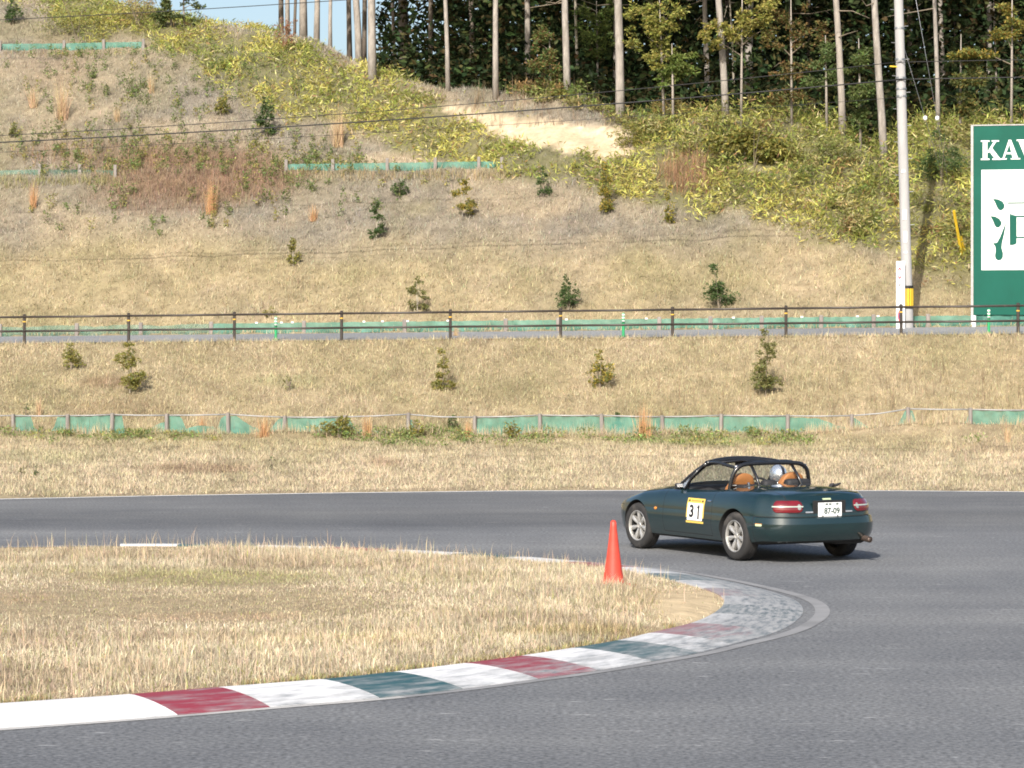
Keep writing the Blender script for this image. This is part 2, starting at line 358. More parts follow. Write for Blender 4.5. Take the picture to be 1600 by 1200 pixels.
def T(px, py, lo=46.0, hi=140.0):
    D = np.arange(lo, hi, .04); X = (px - CX) / F * D; Z = H + (HY - py) / F * D
    g = terrain(X, D); i = int(np.argmax(g >= Z))
    if i == 0: i = len(D) - 1
    return Vector((X[i], D[i], g[i]))

# ---- what grows where: albedo by place (looked up by where a point lands in the photograph's frame)
def ell(px, py, cx, cy, rx, ry, soft=.5): return 1 - sstep(1 - soft, 1 + soft * .6, np.sqrt(((px - cx) / rx) ** 2 + ((py - cy) / ry) ** 2))
def sasa_px(px, py):
    up = np.interp(px, [-200, 30, 120, 230, 300, 420, 560, 690, 800, 900, 1000, 1600, 1800], [-30, -20, -30, -10, 40, 52, 110, 150, 180, 205, 195, 170, 180])
    lo = np.interp(px, [-200, 60, 90, 200, 240, 330, 420, 520, 620, 700, 790, 900, 1040, 1150, 1300, 1420, 1510, 1800], [-10, 10, 55, 66, 70, 130, 165, 200, 240, 255, 278, 300, 335, 335, 385, 420, 440, 450])
    n = (fbm(px * .02, py * .03, 5, 3) - .5) * 70
    return sstep(-12, 14, py - up + n * .4) * sstep(-14, 16, lo - py + n)
def hillcol(px, py):
    px = np.asarray(px, float); py = np.asarray(py, float)
    n1 = fbm(px * .012, py * .02, 11, 4)[..., None]; n2 = fbm(px * .05, py * .08, 17, 3)[..., None]
    straw = np.array((.455, .39, .245)); grey = np.array((.315, .29, .24)); olive = np.array((.32, .295, .155)); pale = np.array((.55, .46, .32)); russet = np.array((.28, .185, .12))
    g = np.clip(sstep(425, 340, py) * .85 + (fbm(px * .008, py * .016, 13, 3) - .5) * 1.1 * (py < 500), 0, 1)[..., None]
    c = straw * (1 - g) + grey * g
    flat = sstep(690, 720, py)[..., None]; c = c * (1 - flat) + np.array((.505, .43, .295)) * flat
    c = c + (pale - c) * (sstep(.5, .75, n1[..., 0])[..., None] * .45)
    c = c + (olive - c) * (sstep(.52, .8, 1 - n1[..., 0])[..., None] * .40)
    for (cx, cy, rx, ry, k) in ((300, 268, 160, 48, .75), (250, 310, 120, 28, .4), (390, 280, 90, 40, .45), (150, 240, 130, 25, .3), (310, 733, 95, 9, .55), (600, 724, 30, 7, .5), (165, 597, 45, 10, .5), (1080, 268, 55, 35, .6), (180, 640, 90, 18, .25), (90, 100, 60, 40, .2), (1600, 700, 150, 12, .25)):
        c = c + (russet - c) * (ell(px, py, cx, cy, rx, ry)[..., None] * k)
    for (cx, cy, rx, ry, k) in ((620, 250, 70, 14, .7), (850, 330, 60, 10, .3), (1130, 260, 60, 30, .6), (1140, 320, 40, 14, .6), (1230, 350, 60, 20, .4), (1360, 668, 90, 10, .55)):
        c = c + (np.array((.60, .50, .35)) - c) * (ell(px, py, cx, cy, rx, ry)[..., None] * k)
    for (cx, cy, rx, ry, k) in ((700, 672, 200, 10, .35), (1100, 688, 140, 9, .5), (200, 680, 200, 8, .3), (60, 715, 120, 12, .2), (450, 596, 60, 12, .25)):
        c = c + (np.array((.22, .27, .09)) - c) * (ell(px, py, cx, cy, rx, ry)[..., None] * k)
    return np.clip(c * (.72 + .52 * n2), .01, .8)

def grid_axis(segs):
    o = [segs[0][0]]
    for a, b, st in segs: o += list(np.linspace(a, b, max(1, int(round((b - a) / st))) + 1)[1:])
    return np.array(o)
gx = grid_axis([(-400, -60, 40), (-60, -24, 2.0), (-24, 24, .24), (24, 60, 2.0), (60, 400, 40)])
gy = grid_axis([(-150, 0, 30), (0, 44, 4), (44, 64, .4), (64, 112, .24), (112, 150, 2), (150, 700, 50)])
XX, YY = np.meshgrid(gx, gy); ZZ = terrain(XX, YY)
V = np.stack([XX.ravel(), YY.ravel(), ZZ.ravel()], 1); nx = len(gx); ny = len(gy)
ii = (np.arange(ny - 1)[:, None] * nx + np.arange(nx - 1)[None]).ravel()
PXg, PYg = pix(V[:, 0], np.maximum(V[:, 1], 5), V[:, 2]); colg = hillcol(PXg, PYg) * np.array((.66, .64, .62)); sg = sasa_px(PXg, PYg)[:, None] * (vdist(V[:, 0], V[:, 1]) > 5)[:, None]; colg = colg * (1 - sg * .7) + np.array((.13, .13, .05)) * sg * .7  # ground tone darkened to paint the shading between tufts
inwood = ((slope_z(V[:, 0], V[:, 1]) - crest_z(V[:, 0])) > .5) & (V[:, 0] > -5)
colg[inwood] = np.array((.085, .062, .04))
sc = scarp_px(PXg, PYg)[:, None] * (vdist(V[:, 0], V[:, 1]) > 4)[:, None]
nsc = fbm(V[:, 0] * 2.2, V[:, 2] * 3, 5, 4)[:, None]
colg = colg * (1 - sc) + sc * (np.array((.55, .455, .315)) + (nsc - .5) * np.array((.42, .38, .3)))
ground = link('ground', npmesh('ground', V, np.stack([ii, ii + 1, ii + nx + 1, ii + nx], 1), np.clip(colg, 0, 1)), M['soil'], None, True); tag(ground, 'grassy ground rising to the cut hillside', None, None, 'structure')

# ---- racing asphalt: one sheet up to its far edge
xs = np.linspace(-55, 55, 221); vv = []; ff = []
for x in xs: vv += [(x, -120, 0), (x, 20, 0), (x, 40, 0), (x, float(far_y(x)), 0)]
for i in range(len(xs) - 1):
    for k in range(3): a = i * 4 + k; ff.append((a, a + 4, a + 5, a + 1))
tag(pyobj('race_track', vv, ff, M['asphalt']), 'grey asphalt of the hairpin race track', None, None, 'structure')
vv = []; ff = []
for x in xs:
    y = float(far_y(x)); vv += [(x, y - .20, .005), (x, y - .04, .005)]
for i in range(len(xs) - 1): a = 2 * i; ff.append((a, a + 2, a + 3, a + 1))
tag(pyobj('track_edge_line', vv, ff, M['line']), 'thin white painted line along the far track edge', None, None, 'structure')
# ---- lane on the bank behind the railing
xs = np.linspace(-45, 45, 181); vv = []; ff = []
for x in xs:
    for v in (.15, 1.1, 2.1, 3.1):
        y = rail_y(x) + v / C10; vv.append((x, y, float(rail_z(x)) + CF * v + .012))
for i in range(len(xs) - 1):
    for k in range(3): a = i * 4 + k; ff.append((a, a + 4, a + 5, a + 1))
tag(pyobj('upper_road', vv, ff, M['lane']), 'pale grey asphalt lane behind the brown railing', None, None, 'structure')

# ---- kerb of the hairpin, block by block
kerb_px = [(-420, 1168), (-200, 1152), (0, 1138), (150, 1127), (280, 1117), (420, 1105), (594, 1090.5), (726, 1076), (840, 1061), (935, 1047.5), (1019, 1033.5), (1092, 1020), (1143, 1007), (1197, 993), (1228, 981), (1248, 967), (1255, 955), (1250, 944), (1234, 934.5), (1202, 924), (1164, 914.5), (1120, 905), (1051, 893.5), (974, 884.5), (911, 879), (820, 871.5), (722, 866), (641, 862), (540, 858), (400, 854.5), (290, 853), (190, 853), (0, 855.5), (-250, 860), (-500, 866)]
kw = crom([tuple(G(a, b))[:2] for a, b in kerb_px], 900)
kt = np.gradient(kw, axis=0); kt /= np.linalg.norm(kt, axis=1)[:, None]; kn = np.stack([-kt[:, 1], kt[:, 0]], 1)
KS = np.concatenate([[0], np.cumsum(np.linalg.norm(np.diff(kw, axis=0), axis=1))])
KPROF = [(0.0, -.02), (.0, .004), (.06, .016), (.18, .034), (.34, .052), (.52, .064), (.68, .068), (.76, .064), (.765, -.03)]
def koff(s, o): return np.array([np.interp(s, KS, kw[:, 0]) + o * np.interp(s, KS, kn[:, 0]), np.interp(s, KS, kw[:, 1]) + o * np.interp(s, KS, kn[:, 1])])
def s_at(px, py):
    g = np.array(tuple(G(px, py))[:2]); return KS[np.argmin(np.linalg.norm(kw - g, axis=1))]
bnd = [s_at(*p) for p in ((-420, 1168), (280, 1117), (420, 1105), (594, 1090.5), (726, 1076), (840, 1061), (935, 1047.5), (1019, 1033.5), (1092, 1020), (1143, 1007))]
cols = ['w', 'r', 'w', 'g', 'w', 'r', 'w', 'g', 'w']
bl = 1.02; cyc = ['r', 'w', 'g', 'w']; k = 0
while bnd[-1] < s_at(420, 855) - bl: bnd.append(bnd[-1] + bl); cols.append(cyc[k % 4]); k += 1
s_white = s_at(243, 853); bnd += [s_at(420, 855), s_at(300, 853), s_at(188, 853)]; cols += [cyc[k % 4], 'g', 'w']
PC = {'w': (.66, .66, .655), 'r': (.235, .024, .040), 'g': (.018, .075, .085)}
kerb = tag(empty('track_kerb', (0, 0, 0)), 'red, white and green painted kerb round the hairpin', None, None, 'structure')
s_tip = s_at(1255, 955); 
for i, c in enumerate(cols):
    a, b = bnd[i], bnd[i + 1]; n = max(4, int((b - a) / .12)); vv = []; ff = []; uvs = []
    gap = .004
    for q in range(n + 1):
        s = a + gap + (b - a - 2 * gap) * q / n
        for (o, z) in KPROF:
            p = koff(s, o); vv.append((p[0], p[1], z)); uvs.append((s, o / .76))
    m = len(KPROF)
    for q in range(n):
        for j in range(m - 1): ff.append((q * m + j, (q + 1) * m + j, (q + 1) * m + j + 1, q * m + j + 1))
    ff += [tuple(range(m)), tuple(range((n + 1) * m - 1, n * m - 1, -1))]
    d = abs((a + b) / 2 - s_tip); near = (a + b) / 2 < s_tip
    wear = .0 + .62 * math.exp(-(d / (2.6 if near else 3.4)) ** 2) + (.30 * math.exp(-(d / 6) ** 2)) + (.35 if i > 1 else .26)
    if i == 0: wear = .12
    if c == 'w' and abs((a + b) / 2 - s_white) < 1.2: wear = 0
    fd = min(.65, max(0, wear - .5)); pc = tuple(q * (1 - fd) + .30 * fd for q in PC[c])
    mt = wornpaint('kerb_paint_%d' % i, pc, wear, (.05, .08, .09) if c == 'g' else (.12, .14, .15), (.33, .33, .325), 3.6 + .5 * (i % 3), (.55, 1.7, 1))
    o = pyobj('kerb_block', vv, ff, mt, kerb, False)
    ul = o.data.uv_layers.new(name='UVMap')
    for li, lp in enumerate(o.data.loops): ul.data[li].uv = (uvs[lp.vertex_index][0] + i * 3.7, uvs[lp.vertex_index][1])
# dusty, scrubbed edge line outside the kerb; it swings wide round the tip
vv = []; ff = []; ss = np.arange(0, KS[-1], .15)
for s in ss:
    d = s - s_tip
    wide = .03 + .085 * math.exp(-(d / 2.6) ** 2); w = .09 + .05 * math.exp(-(d / 3.5) ** 2)
    p = koff(s, -wide); q = koff(s, -wide - w); vv += [(q[0], q[1], .004), (p[0], p[1], .004)]
for i in range(len(ss) - 1): a = 2 * i; ff.append((a, a + 2, a + 3, a + 1))
el_ = tag(pyobj('track_edge_line', vv, ff, M['dustline']), 'dusty worn line hugging the outside of the kerb', None, None, 'structure')
el_.data.materials.append(mat('kept_line_paint', (.40, .39, .37), .8, .2, 4, dirt=((.22, .22, .22), .55)))
for p in el_.data.polygons: p.material_index = int(ss[p.index] < s_at(620, 1088))
# ---- infield inside the kerb
tipi = int(np.argmin(np.abs(KS - s_tip)))
nearp = np.array([koff(s, .76) for s in np.linspace(KS[0], KS[tipi], 160)]); farp = np.array([koff(s, .76) for s in np.linspace(KS[-1], KS[tipi], 160)])
IK = 40; vv = []
def infield_h(t, k, x, y): return .05 + .05 * np.sin(np.pi * k) ** .7 * min(1, (1 - t) * 6) + (fbm(x * .8, y * .8, 31, 3) - .5) * .06 * min(1, np.sin(np.pi * k) * 4)
for i in range(160):
    t = i / 159
    for j in range(IK + 1):
        k = j / IK; p = nearp[i] * (1 - k) + farp[i] * k; vv.append((p[0], p[1], float(infield_h(t, k, p[0], p[1]))))
vv = np.array(vv); ii = (np.arange(159)[:, None] * (IK + 1) + np.arange(IK)[None]).ravel()
INF = vv.reshape(160, IK + 1, 3)
ipx, ipy = pix(vv[:, 0], vv[:, 1], vv[:, 2])
icol = np.tile(np.array((.36, .29, .19)), (len(vv), 1)); bare = ell(ipx, ipy, 1080, 948, 85, 42, .6)[:, None]
icol = icol + (np.array((.56, .45, .29)) - icol) * bare
ic2 = ell(ipx, ipy, 900, 989, 130, 9, .5)[:, None] * .7; icol = icol + (np.array((.20, .15, .045)) - icol) * ic2
infield = link('infield', npmesh('infield', vv, np.stack([ii, ii + IK + 1, ii + IK + 2, ii + 1], 1), icol), M['soil'], None, True)
tag(infield, 'dry grassy ground inside the hairpin kerb', None, None, 'structure')
# ------------------------------------------------------------------ road railing
RA = math.atan2(-S10, C10)     # heading of the road, left to right
def road_pt(n, v=0.0): # n in metres along the railing from its middle
    x = -.18 + n * C10 + v * S10; y = 73.0 - n * S10 + v * C10
    return x, y
def road_gz(x, y): return float(rail_z(x) + CF * max(0, vdist(x, y)))
rail = tag(empty('road_railing', (-.18, 73.0, 0)), 'long dark brown two-bar pipe railing along the upper road', 'railing')
rp = []
for k in range(-2, 13):
    n = (k - 4.5) * 3.0; x, y = road_pt(n); z = float(rail_z(x)); rp.append((x + .18, y - 73.0, z))
    mb = MB().tube([(x + .18, y - 73, z - .25), (x + .18, y - 73, z + .80)], .042, 10); mb.lathe([(.001, .825), (.03, .82), (.047, .805), (.047, .80)], 10, Matrix.Translation((x + .18, y - 73, z)))
    po = mb.build('post', M['rail'], rail, True, 40)
    MB().tube([(x + .18, y - 73, z + .60), (x + .18, y - 73, z + .63)], .0445, 10).build('reflective_band', M['yellow'], po)
for hz in (.745, .355):
    for a, b in zip(rp[:-1], rp[1:]):
        MB().tube([(a[0], a[1] - .035, a[2] + hz), ((a[0] + b[0]) / 2, (a[1] + b[1]) / 2 - .035, (a[2] + b[2]) / 2 + hz - .004), (b[0], b[1] - .035, b[2] + hz)], .029, 8).build('rail_bar', M['rail'], rail, True)

# ------------------------------------------------------------------ delineator posts on the lane
for px, lb in ((431, 'green and white road delineator post, leftmost on the lane'), (974, 'green and white road delineator post in the middle of the lane'), (1545, 'green and white road delineator post in front of the billboard')):
    v = .42; n = 0
    for _ in range(20):
        x, y = road_pt(n, v); n += ((px - CX) / F * y - x) / C10
    z = road_gz(x, y) + .01
    d = tag(empty('delineator_post', (x, y, z)), lb, 'post', 'delineator posts on the upper lane')
    MB().tube([(0, 0, .02), (0, 0, .60)], .038, 12).lathe([(.038, .60), (.036, .625), (.02, .64), (.001, .642)], 12).build('tube', M['delin'], d, True, 40)
    MB().lathe([(.10, 0), (.10, .02), (.06, .035), (.04, .04)], 14).build('base', M['delin'], d, True, 40)
    for h in (.40, .49, .57): MB().lathe([(.0395, h), (.0395, h + .045)], 12).build('reflective_band', M['reflw'], d)

# ------------------------------------------------------------------ silt fences (stakes, pipe, green net)
def net_bay(p0, p1, prof, hgt, parent, m, nu=14, nv=5, seed=0):
    """prof: list of (u, low, high) fractions of height for the net's edges along the bay"""
    us = [q[0] for q in prof]; vv = []; ff = []
    for i in range(nu + 1):
        u = us[0] + (us[-1] - us[0]) * i / nu; lo = np.interp(u, us, [q[1] for q in prof]); hi = np.interp(u, us, [q[2] for q in prof])
        for j in range(nv + 1):
            w = j / nv; h = (lo + (hi - lo) * w) * hgt
            bul = .035 * math.sin(u * 9 + seed) * (1 - w) + .02 * math.sin(u * 23 + seed * 2 + w * 5)
            x = p0[0] + (p1[0] - p0[0]) * u; y = p0[1] + (p1[1] - p0[1]) * u; z = p0[2] + (p1[2] - p0[2]) * u
            vv.append((x, y + .06 + bul, z + h + .008 * math.sin(u * 31 + seed)))
    for i in range(nu):
        for j in range(nv): a = i * (nv + 1) + j; ff.append((a, a + nv + 1, a + nv + 2, a + 1))
    return pyobj('net_panel', vv, ff, m, parent, True)
FULL = [(0, -.1, .95), (1, -.1, .95)]
lpx = [-165, -75, 21, 105, 174, 260, 357, 446, 539, 637, 741, 844, 941, 1035, 1126, 1230, 1331, 1420, 1517, 1612, 1705]
bays = [FULL, [(0, -.1, .3), (1, -.1, .2)], [(0, -.1, 1), (.32, -.1, .98), (.36, -.1, .40), (.62, -.1, .22), (.74, -.1, .30), (.78, -.1, .95), (1, -.1, .97)], FULL,
        [(0, -.1, .97), (.2, -.1, .97), (.23, -.1, .05), (.5, -.1, .10), (.9, .2, .62), (1, .3, .70)], [(0, -.1, .97), (.24, -.1, .95), (.28, -.1, .30), (.5, -.1, .50), (.75, -.1, .45), (.85, -.1, .2), (.88, -.1, .96), (1, -.1, .96)],
        [(0, -.1, .96), (.15, -.1, .94), (.35, -.1, .55), (.6, -.1, .32), (.7, -.1, .20), (.85, -.1, .85), (1, -.1, .97)], FULL, [(0, -.1, .9), (.08, -.1, .9), (.15, -.1, .38), (.7, -.1, .25), (1, -.1, .35)],
        [(0, -.1, .85), (.06, -.1, .8), (.12, -.1, .15), (.3, -.1, .22), (.6, -.1, .10), (.9, -.1, .05), (1, -.1, .3)], FULL, FULL, FULL, FULL, FULL,
        [(0, -.1, .95), (.5, -.1, .85), (.8, .1, .5), (1, .2, .35)], [(0, .3, .95), (.12, .3, .7), (.3, .2, .35), (.85, .2, .35), (.9, .1, .95), (1, .1, .95)],
        [(0, .2, .95), (.1, .2, .95), (.13, .2, .3), (.6, .1, .2), (.93, .1, .2), (.95, -.1, .95), (1, -.1, .95)], FULL, FULL]
def fence_pt(px):
    y = 66.0
    for _ in range(12): y = float(fence_y((px - CX) / F * y))
    x = (px - CX) / F * y; return x, y, float(terrain(x, y - .1))
o0 = fence_pt(800)
sf = tag(empty('silt_fence', (0, 66.0, 0)), 'low stake fence with torn green netting at the foot of the lower bank', 'fence')
pts = []
for i, px in enumerate(lpx):
    x, y, z = fence_pt(px); hz = .52 + .02 * math.sin(i * 2.3); pts.append((x, y - 66, z, hz))
    tilt = .02 * math.sin(i * 5.1)
    MB().tube([(x, y - 66, z - .3), (x + tilt * .5, y - 66, z + .2), (x + tilt, y - 66, z + hz + .04)], [.052, .05, .047], 9).build('stake', M['wood'], sf, True, 40)
for i in range(len(pts) - 1):
    a, b = pts[i], pts[i + 1]
    MB().tube([(a[0], a[1] + .045, a[2] + a[3]), ((a[0] + b[0]) / 2, (a[1] + b[1]) / 2 + .045, (a[2] + b[2] + a[3] + b[3]) / 2 - .008 - .02 * (i in (9, 16))), (b[0], b[1] + .045, b[2] + b[3])], .017, 7).build('top_pipe', M['galv'], sf, True)
    net_bay((a[0], a[1], a[2]), (b[0], b[1], b[2]), bays[i], (a[3] + b[3]) / 2 + .01, sf, M['net'], 16, 5, i * 1.7)
# behind the lane: low net on stakes at the slope's foot
sf2 = tag(empty('silt_fence', (0, 76.4, 0)), 'low green net fence on stakes just behind the upper road', 'fence')
st2 = [-260, -130, 0, 120, 220, 330, 475, 632, 790, 872, 1030, 1110, 1190, 1283, 1365, 1450, 1520, 1620, 1720]
p2 = []
for px in st2:
    n = (px - 800) / 56
    for _ in range(20):
        x, y = road_pt(n, 3.35); n += ((px - CX) / F * y - x) / C10
    p2.append((x, y, float(rail_z(x)) + .28))
for i, p in enumerate(p2): MB().box((p[0], p[1] - 76.4, p[2] + .11), (.11, .10, .42), bev=.012).build('stake', M['wood'], sf2)
for i in range(len(p2) - 1):
    a, b = p2[i], p2[i + 1]; pr = FULL
    if i in (2, 3, 4): pr = [(0, -.2, .9), (.3, -.2, .75), (.7, -.2, .95), (1, -.2, .9)]
    net_bay((a[0], a[1] - 76.4 - .06, a[2]), (b[0], b[1] - 76.4 - .06, b[2]), pr, .28, sf2, M['net2'] if i < 5 else M['net'], 14, 4, i * .9)
for px_ in (401, 440, 457, 569, 598, 637, 700, 885, 1010, 1146, 1253, 1340, 1372):
    k_ = int(np.searchsorted(st2, px_)) - 1; t_ = (px_ - st2[k_]) / (st2[k_ + 1] - st2[k_]); a, b = Vector(p2[k_]), Vector(p2[k_ + 1]); q = a.lerp(b, t_)
    MB().box((q.x, q.y - 76.4 - .01, q.z + .275), (.075, .02, .045), bev=.005).build('white_clip', M['white'], sf2)
# nets on the benches of the cut
def bench_net(pxs, py, hgt, label, m, seed):
    q = [T(px, y) for px, y in zip(pxs, py)]; c = q[len(q) // 2]
    r = tag(empty('silt_fence', (c.x, c.y, c.z)), label, 'fence'); q = [v - c for v in q]
    for v in q: MB().box((v.x, v.y, v.z + .12), (.10, .09, .5), bev=.012).build('stake', M['wood'], r)
    for i in range(len(q) - 1): net_bay(q[i], q[i + 1], FULL, hgt, r, m, 12, 4, seed + i)
bench_net([447, 520, 605, 680, 748, 784], [268, 267, 266, 265, 264, 265], .24, 'green net strip halfway up the hillside, below the clay scar', M['net'], 3)
bench_net([-120, -40, 62, 125, 180], [277, 276, 275, 275, 276], .20, 'faded green net strip halfway up the hillside at the far left', M['net2'], 5)
bench_net([-60, 0, 100, 162, 224], [80, 80, 79, 78, 77], .28, 'green net strip near the top of the hillside at the far left', M['net'], 8)

# ------------------------------------------------------------------ utility pole, cables, stay
def slope_pt(px, v):
    n = (px - 800) / 57
    for _ in range(20):
        x, y = road_pt(n, v); n += ((px - CX) / F * y - x) / C10
    return Vector((x, y, float(rail_z(x)) + .27))
PB = slope_pt(1419, 3.05); PT = Vector((-.32, 0.0, 10.9))
pole = tag(empty('utility_pole', PB), 'tall pale concrete utility pole with yellow and black guard by the billboard', 'utility pole')
MB().tube([PT * t + Vector((0, 0, -.3 if t == 0 else 0)) for t in np.linspace(0, 1, 14)], [.150 - .032 * t for t in np.linspace(0, 1, 14)], 20).build('shaft', M['concrete'], pole, True, 40)
def pole_at(z): t = z / PT.z; return PT * t, .150 - .032 * t
gd = MB(); c, r = pole_at(1.0)
gz0, gz1 = .50, 1.05
for k in range(14):
    a0 = 2 * math.pi * (k + .12) / 14; a1 = 2 * math.pi * (k + .88) / 14
    rr = r + .014
    P4 = [(math.cos(a) * q, math.sin(a) * q) for q, a in ((r - .01, a0), (rr, a0), (rr + .006, (a0 + a1) / 2), (rr, a1), (r - .01, a1))]
    MB().prism(P4, lambda u, v, d: Vector((u + c.x * .75, v, d)), gz0 + .03, gz1 - .03).build('guard_rib', M['guard_y'], pole)
MB().lathe([(r + .009, gz0 - .02), (r + .009, gz1 + .02)], 20, Matrix.Translation((c.x * .75, 0, 0))).build('guard_sleeve', M['guard_k'], pole, True, 40)
for zz in (gz0 - .02, gz1): MB().lathe([(r - .02, zz), (r + .022, zz), (r + .022, zz + .05), (r - .02, zz + .05)], 20, Matrix.Translation((c.x * .75, 0, 0)), True).build('guard_ring', M['guard_k'], pole)
sd = 1
for zz in np.arange(2.3, 9.6, .45):
    c, r = pole_at(zz); sd = -sd
    MB().tube([c + Vector((sd * r * .8, -.02, 0)), c + Vector((sd * (r + .11), -.03, .012))], .010, 6).build('step_bolt', M['steel'], pole)
for zz in (6.75, 6.45, 6.25, 7.25, 8.1):
    c, r = pole_at(zz); MB().lathe([(r + .002, -.03), (r + .014, -.025), (r + .014, .025), (r + .002, .03)], 18, Matrix.Translation(c + Vector((0, 0, zz - c.z)))).build('clamp_band', M['steel'], pole)
for zz, hh in ((3.02, .26), (2.42, .30), (2.0, .05), (4.2, .07)):
    c, r = pole_at(zz); MB().box(c + Vector((-.03, -r - .004, 0)), (.10, .012, hh), bev=.004).build('name_plate', M['white'], pole)
c, r = pole_at(7.05); MB().tube([c + Vector((-.1, -.05, 0)), c + Vector((-.30, -.06, .01))], .022, 8).build('yellow_sleeve', M['guard_y'], pole)
c, r = pole_at(6.75)
def cable(pts, r, label):
    pts = [Vector(p) for p in pts]; c = pts[0]
    o = MB().tube([p - c for p in pts], r, 6).build('overhead_cable', M['black'], None, True); o.location = c
    tag(o, label, 'cable', 'cables along the road')
def polexyz(zz): c, r = pole_at(zz); return PB + c
def cab_px(lst, zz, side='l'):
    out = []
    for px, py in lst:
        q = slope_pt(px, 3.05); out.append(at(px, py, q.y))
    a = polexyz(zz); a = a + Vector((0, -.12, 0))
    return [a] + out if side == 'r' else [a] + out
zof = lambda py: H + (HY - py) / F * PB.y - PB.z
def smooth_cab(lst, py0, ext):
    L = [(1409, py0)] + lst; xs_ = np.array([q[0] for q in L][::-1], float); ys_ = np.array([q[1] for q in L][::-1], float)
    k = np.polyfit(xs_, ys_, 2); out = []
    for px in np.linspace(1409, ext, 26):
        q = slope_pt(px, 3.05); out.append(at(px, np.polyval(k, px), q.y - .16))
    out[0] = at(1409, np.polyval(k, 1409), PB.y - .16); return out
cable(smooth_cab([(1200, 141), (800, 174), (400, 202), (0, 222)], 125, -700), .019, 'thick black cable, lowest heavy one running left from the pole')
cable(smooth_cab([(1200, 117), (1000, 139), (800, 158), (400, 187), (0, 212)], 97, -700), .011, 'thin black cable just above the thick one, left of the pole')
cable(smooth_cab([(800, 194), (400, 218), (0, 238)], 152, -700), .006, 'very thin wire below the thick cable, left of the pole')
cable(smooth_cab([(400, 9), (200, 21), (0, 31)], -75, -700), .012, 'black cable crossing the top left corner of the sky')
cable([at(1409, 97, PB.y - .16)] + [at(px, 97 - (px - 1409) * .02, slope_pt(px, 3.05).y - .16) for px in np.linspace(1440, 2300, 10)], .011, 'upper black cable running right from the pole past the wood')
cable([at(1409, 124, PB.y - .16)] + [at(px, 124 - (px - 1409) * .018, slope_pt(px, 3.05).y - .16) for px in np.linspace(1440, 2300, 10)], .016, 'lower black cable running right from the pole past the wood')
# stay wires down to the slope with yellow sleeves
for (p0, p1, g0, lb, ex) in (((1424, -40), (1503, 400), (1477, 322), 'stay wire with a long yellow sleeve between pole and billboard', 1), ((1440, 60), (1508, 395), (1493, 338), 'shorter stay wire with black and yellow sleeve beside the billboard', 0)):
    e = T(*p1, lo=72); a = at(p0[0], p0[1], PB.y)
    if not ex: a = PB + pole_at(8.0)[0]
    st = tag(empty('stay_wire', e), lb, 'stay wire', 'stays of the utility pole')
    MB().tube([Vector((0, 0, -.05)), (a - e)], .007, 6).build('wire', M['steel'], st, True)
    dr = (a - e).normalized(); Ls = 1.42 if ex else 1.05
    MB().tube([dr * .02, dr * Ls * (1 if ex else .55)], .045, 10).build('sleeve', M['guard_y'], st, True, 40)
    ti = (a - e) * (.50 if ex else .62); MB().lathe([(.01, -.07), (.05, -.05), (.06, 0), (.05, .05), (.01, .07)], 12, Matrix.Translation(ti)).build('insulator', M['white'], st, True)
    if not ex: MB().tube([dr * Ls * .55, dr * Ls], .045, 10).build('sleeve', M['guard_k'], st, True, 40)

# ------------------------------------------------------------------ white notice board in front of the pole
SB = slope_pt(1407, 2.72); SB.z = road_gz(SB.x, SB.y) + .005
sb = tag(empty('notice_board', SB), 'narrow tall white notice board with red circles in front of the pole', 'sign')
def sbp(u, w, d): return Vector((u, -d, w))
bw, bh = .235, 1.83
MB().box((0, 0, bh / 2), (bw, .03, bh), bev=.004).build('board', M['white'], sb)
MB().box((.10, .04, bh / 2 - .02), (.03, .03, bh - .06)).build('backing_post', M['steel'], sb)
def ring2(cx, cz, rx, rz, t, d, n=24):
    mb = MB(); vs = []; fs = []
    for k in range(n):
        a = 2 * math.pi * k / n
        for q in (1.0, 1 - t): vs.append(sbp(cx + rx * q * math.cos(a), cz + rz * q * math.sin(a), d))
    for k in range(n): a = 2 * k; b = 2 * ((k + 1) % n); fs.append((a, a + 1, b + 1, b))
    return mb.add(vs, fs)
def disc2(cx, cz, rx, rz, d, n=24): return MB().add([sbp(cx + rx * math.cos(2 * math.pi * k / n), cz + rz * math.sin(2 * math.pi * k / n), d) for k in range(n)], [tuple(range(n))])
s_ = .0174
ring2(-.025, 1.50, .055, .155, .3, .0165).build('red_ring', M['red'], sb); disc2(-.025, 1.50, .030, .095, .0165).build('ring_centre', M['signgrey'], sb)
MB().add([sbp(-.06, 1.14, .0165), sbp(-.03, 1.145, .0165), sbp(-.012, 1.215, .0165), sbp(-.045, 1.20, .0165)], [(0, 1, 2, 3)]).build('arrow_mark', M['black'], sb)
MB().add([sbp(-.01, 1.16, .0165), sbp(.004, 1.165, .0165), sbp(.028, 1.235, .0165), sbp(.004, 1.22, .0165)], [(0, 1, 2, 3)]).build('arrow_mark', M['black'], sb)
for w0, mm in ((1.0, 'pink'), (.985, 'pink'), (.835, 'signgrey')): MB().add([sbp(-.075, w0, .0165), sbp(.03, w0, .0165), sbp(.03, w0 + .010, .0165), sbp(-.075, w0 + .010, .0165)], [(0, 1, 2, 3)]).build('small_print', M[mm], sb)
MB().add([sbp(-.055, .60, .0165), sbp(-.02, .60, .0165), sbp(.01, .67, .0165), sbp(-.025, .66, .0165)], [(0, 1, 2, 3)]).build('arrow_mark', M['black'], sb)
ring2(-.015, .345, .060, .155, .35, .0165).build('red_ring', M['red'], sb); disc2(-.015, .345, .037, .10, .0165).build('ring_centre', M['navy'], sb)

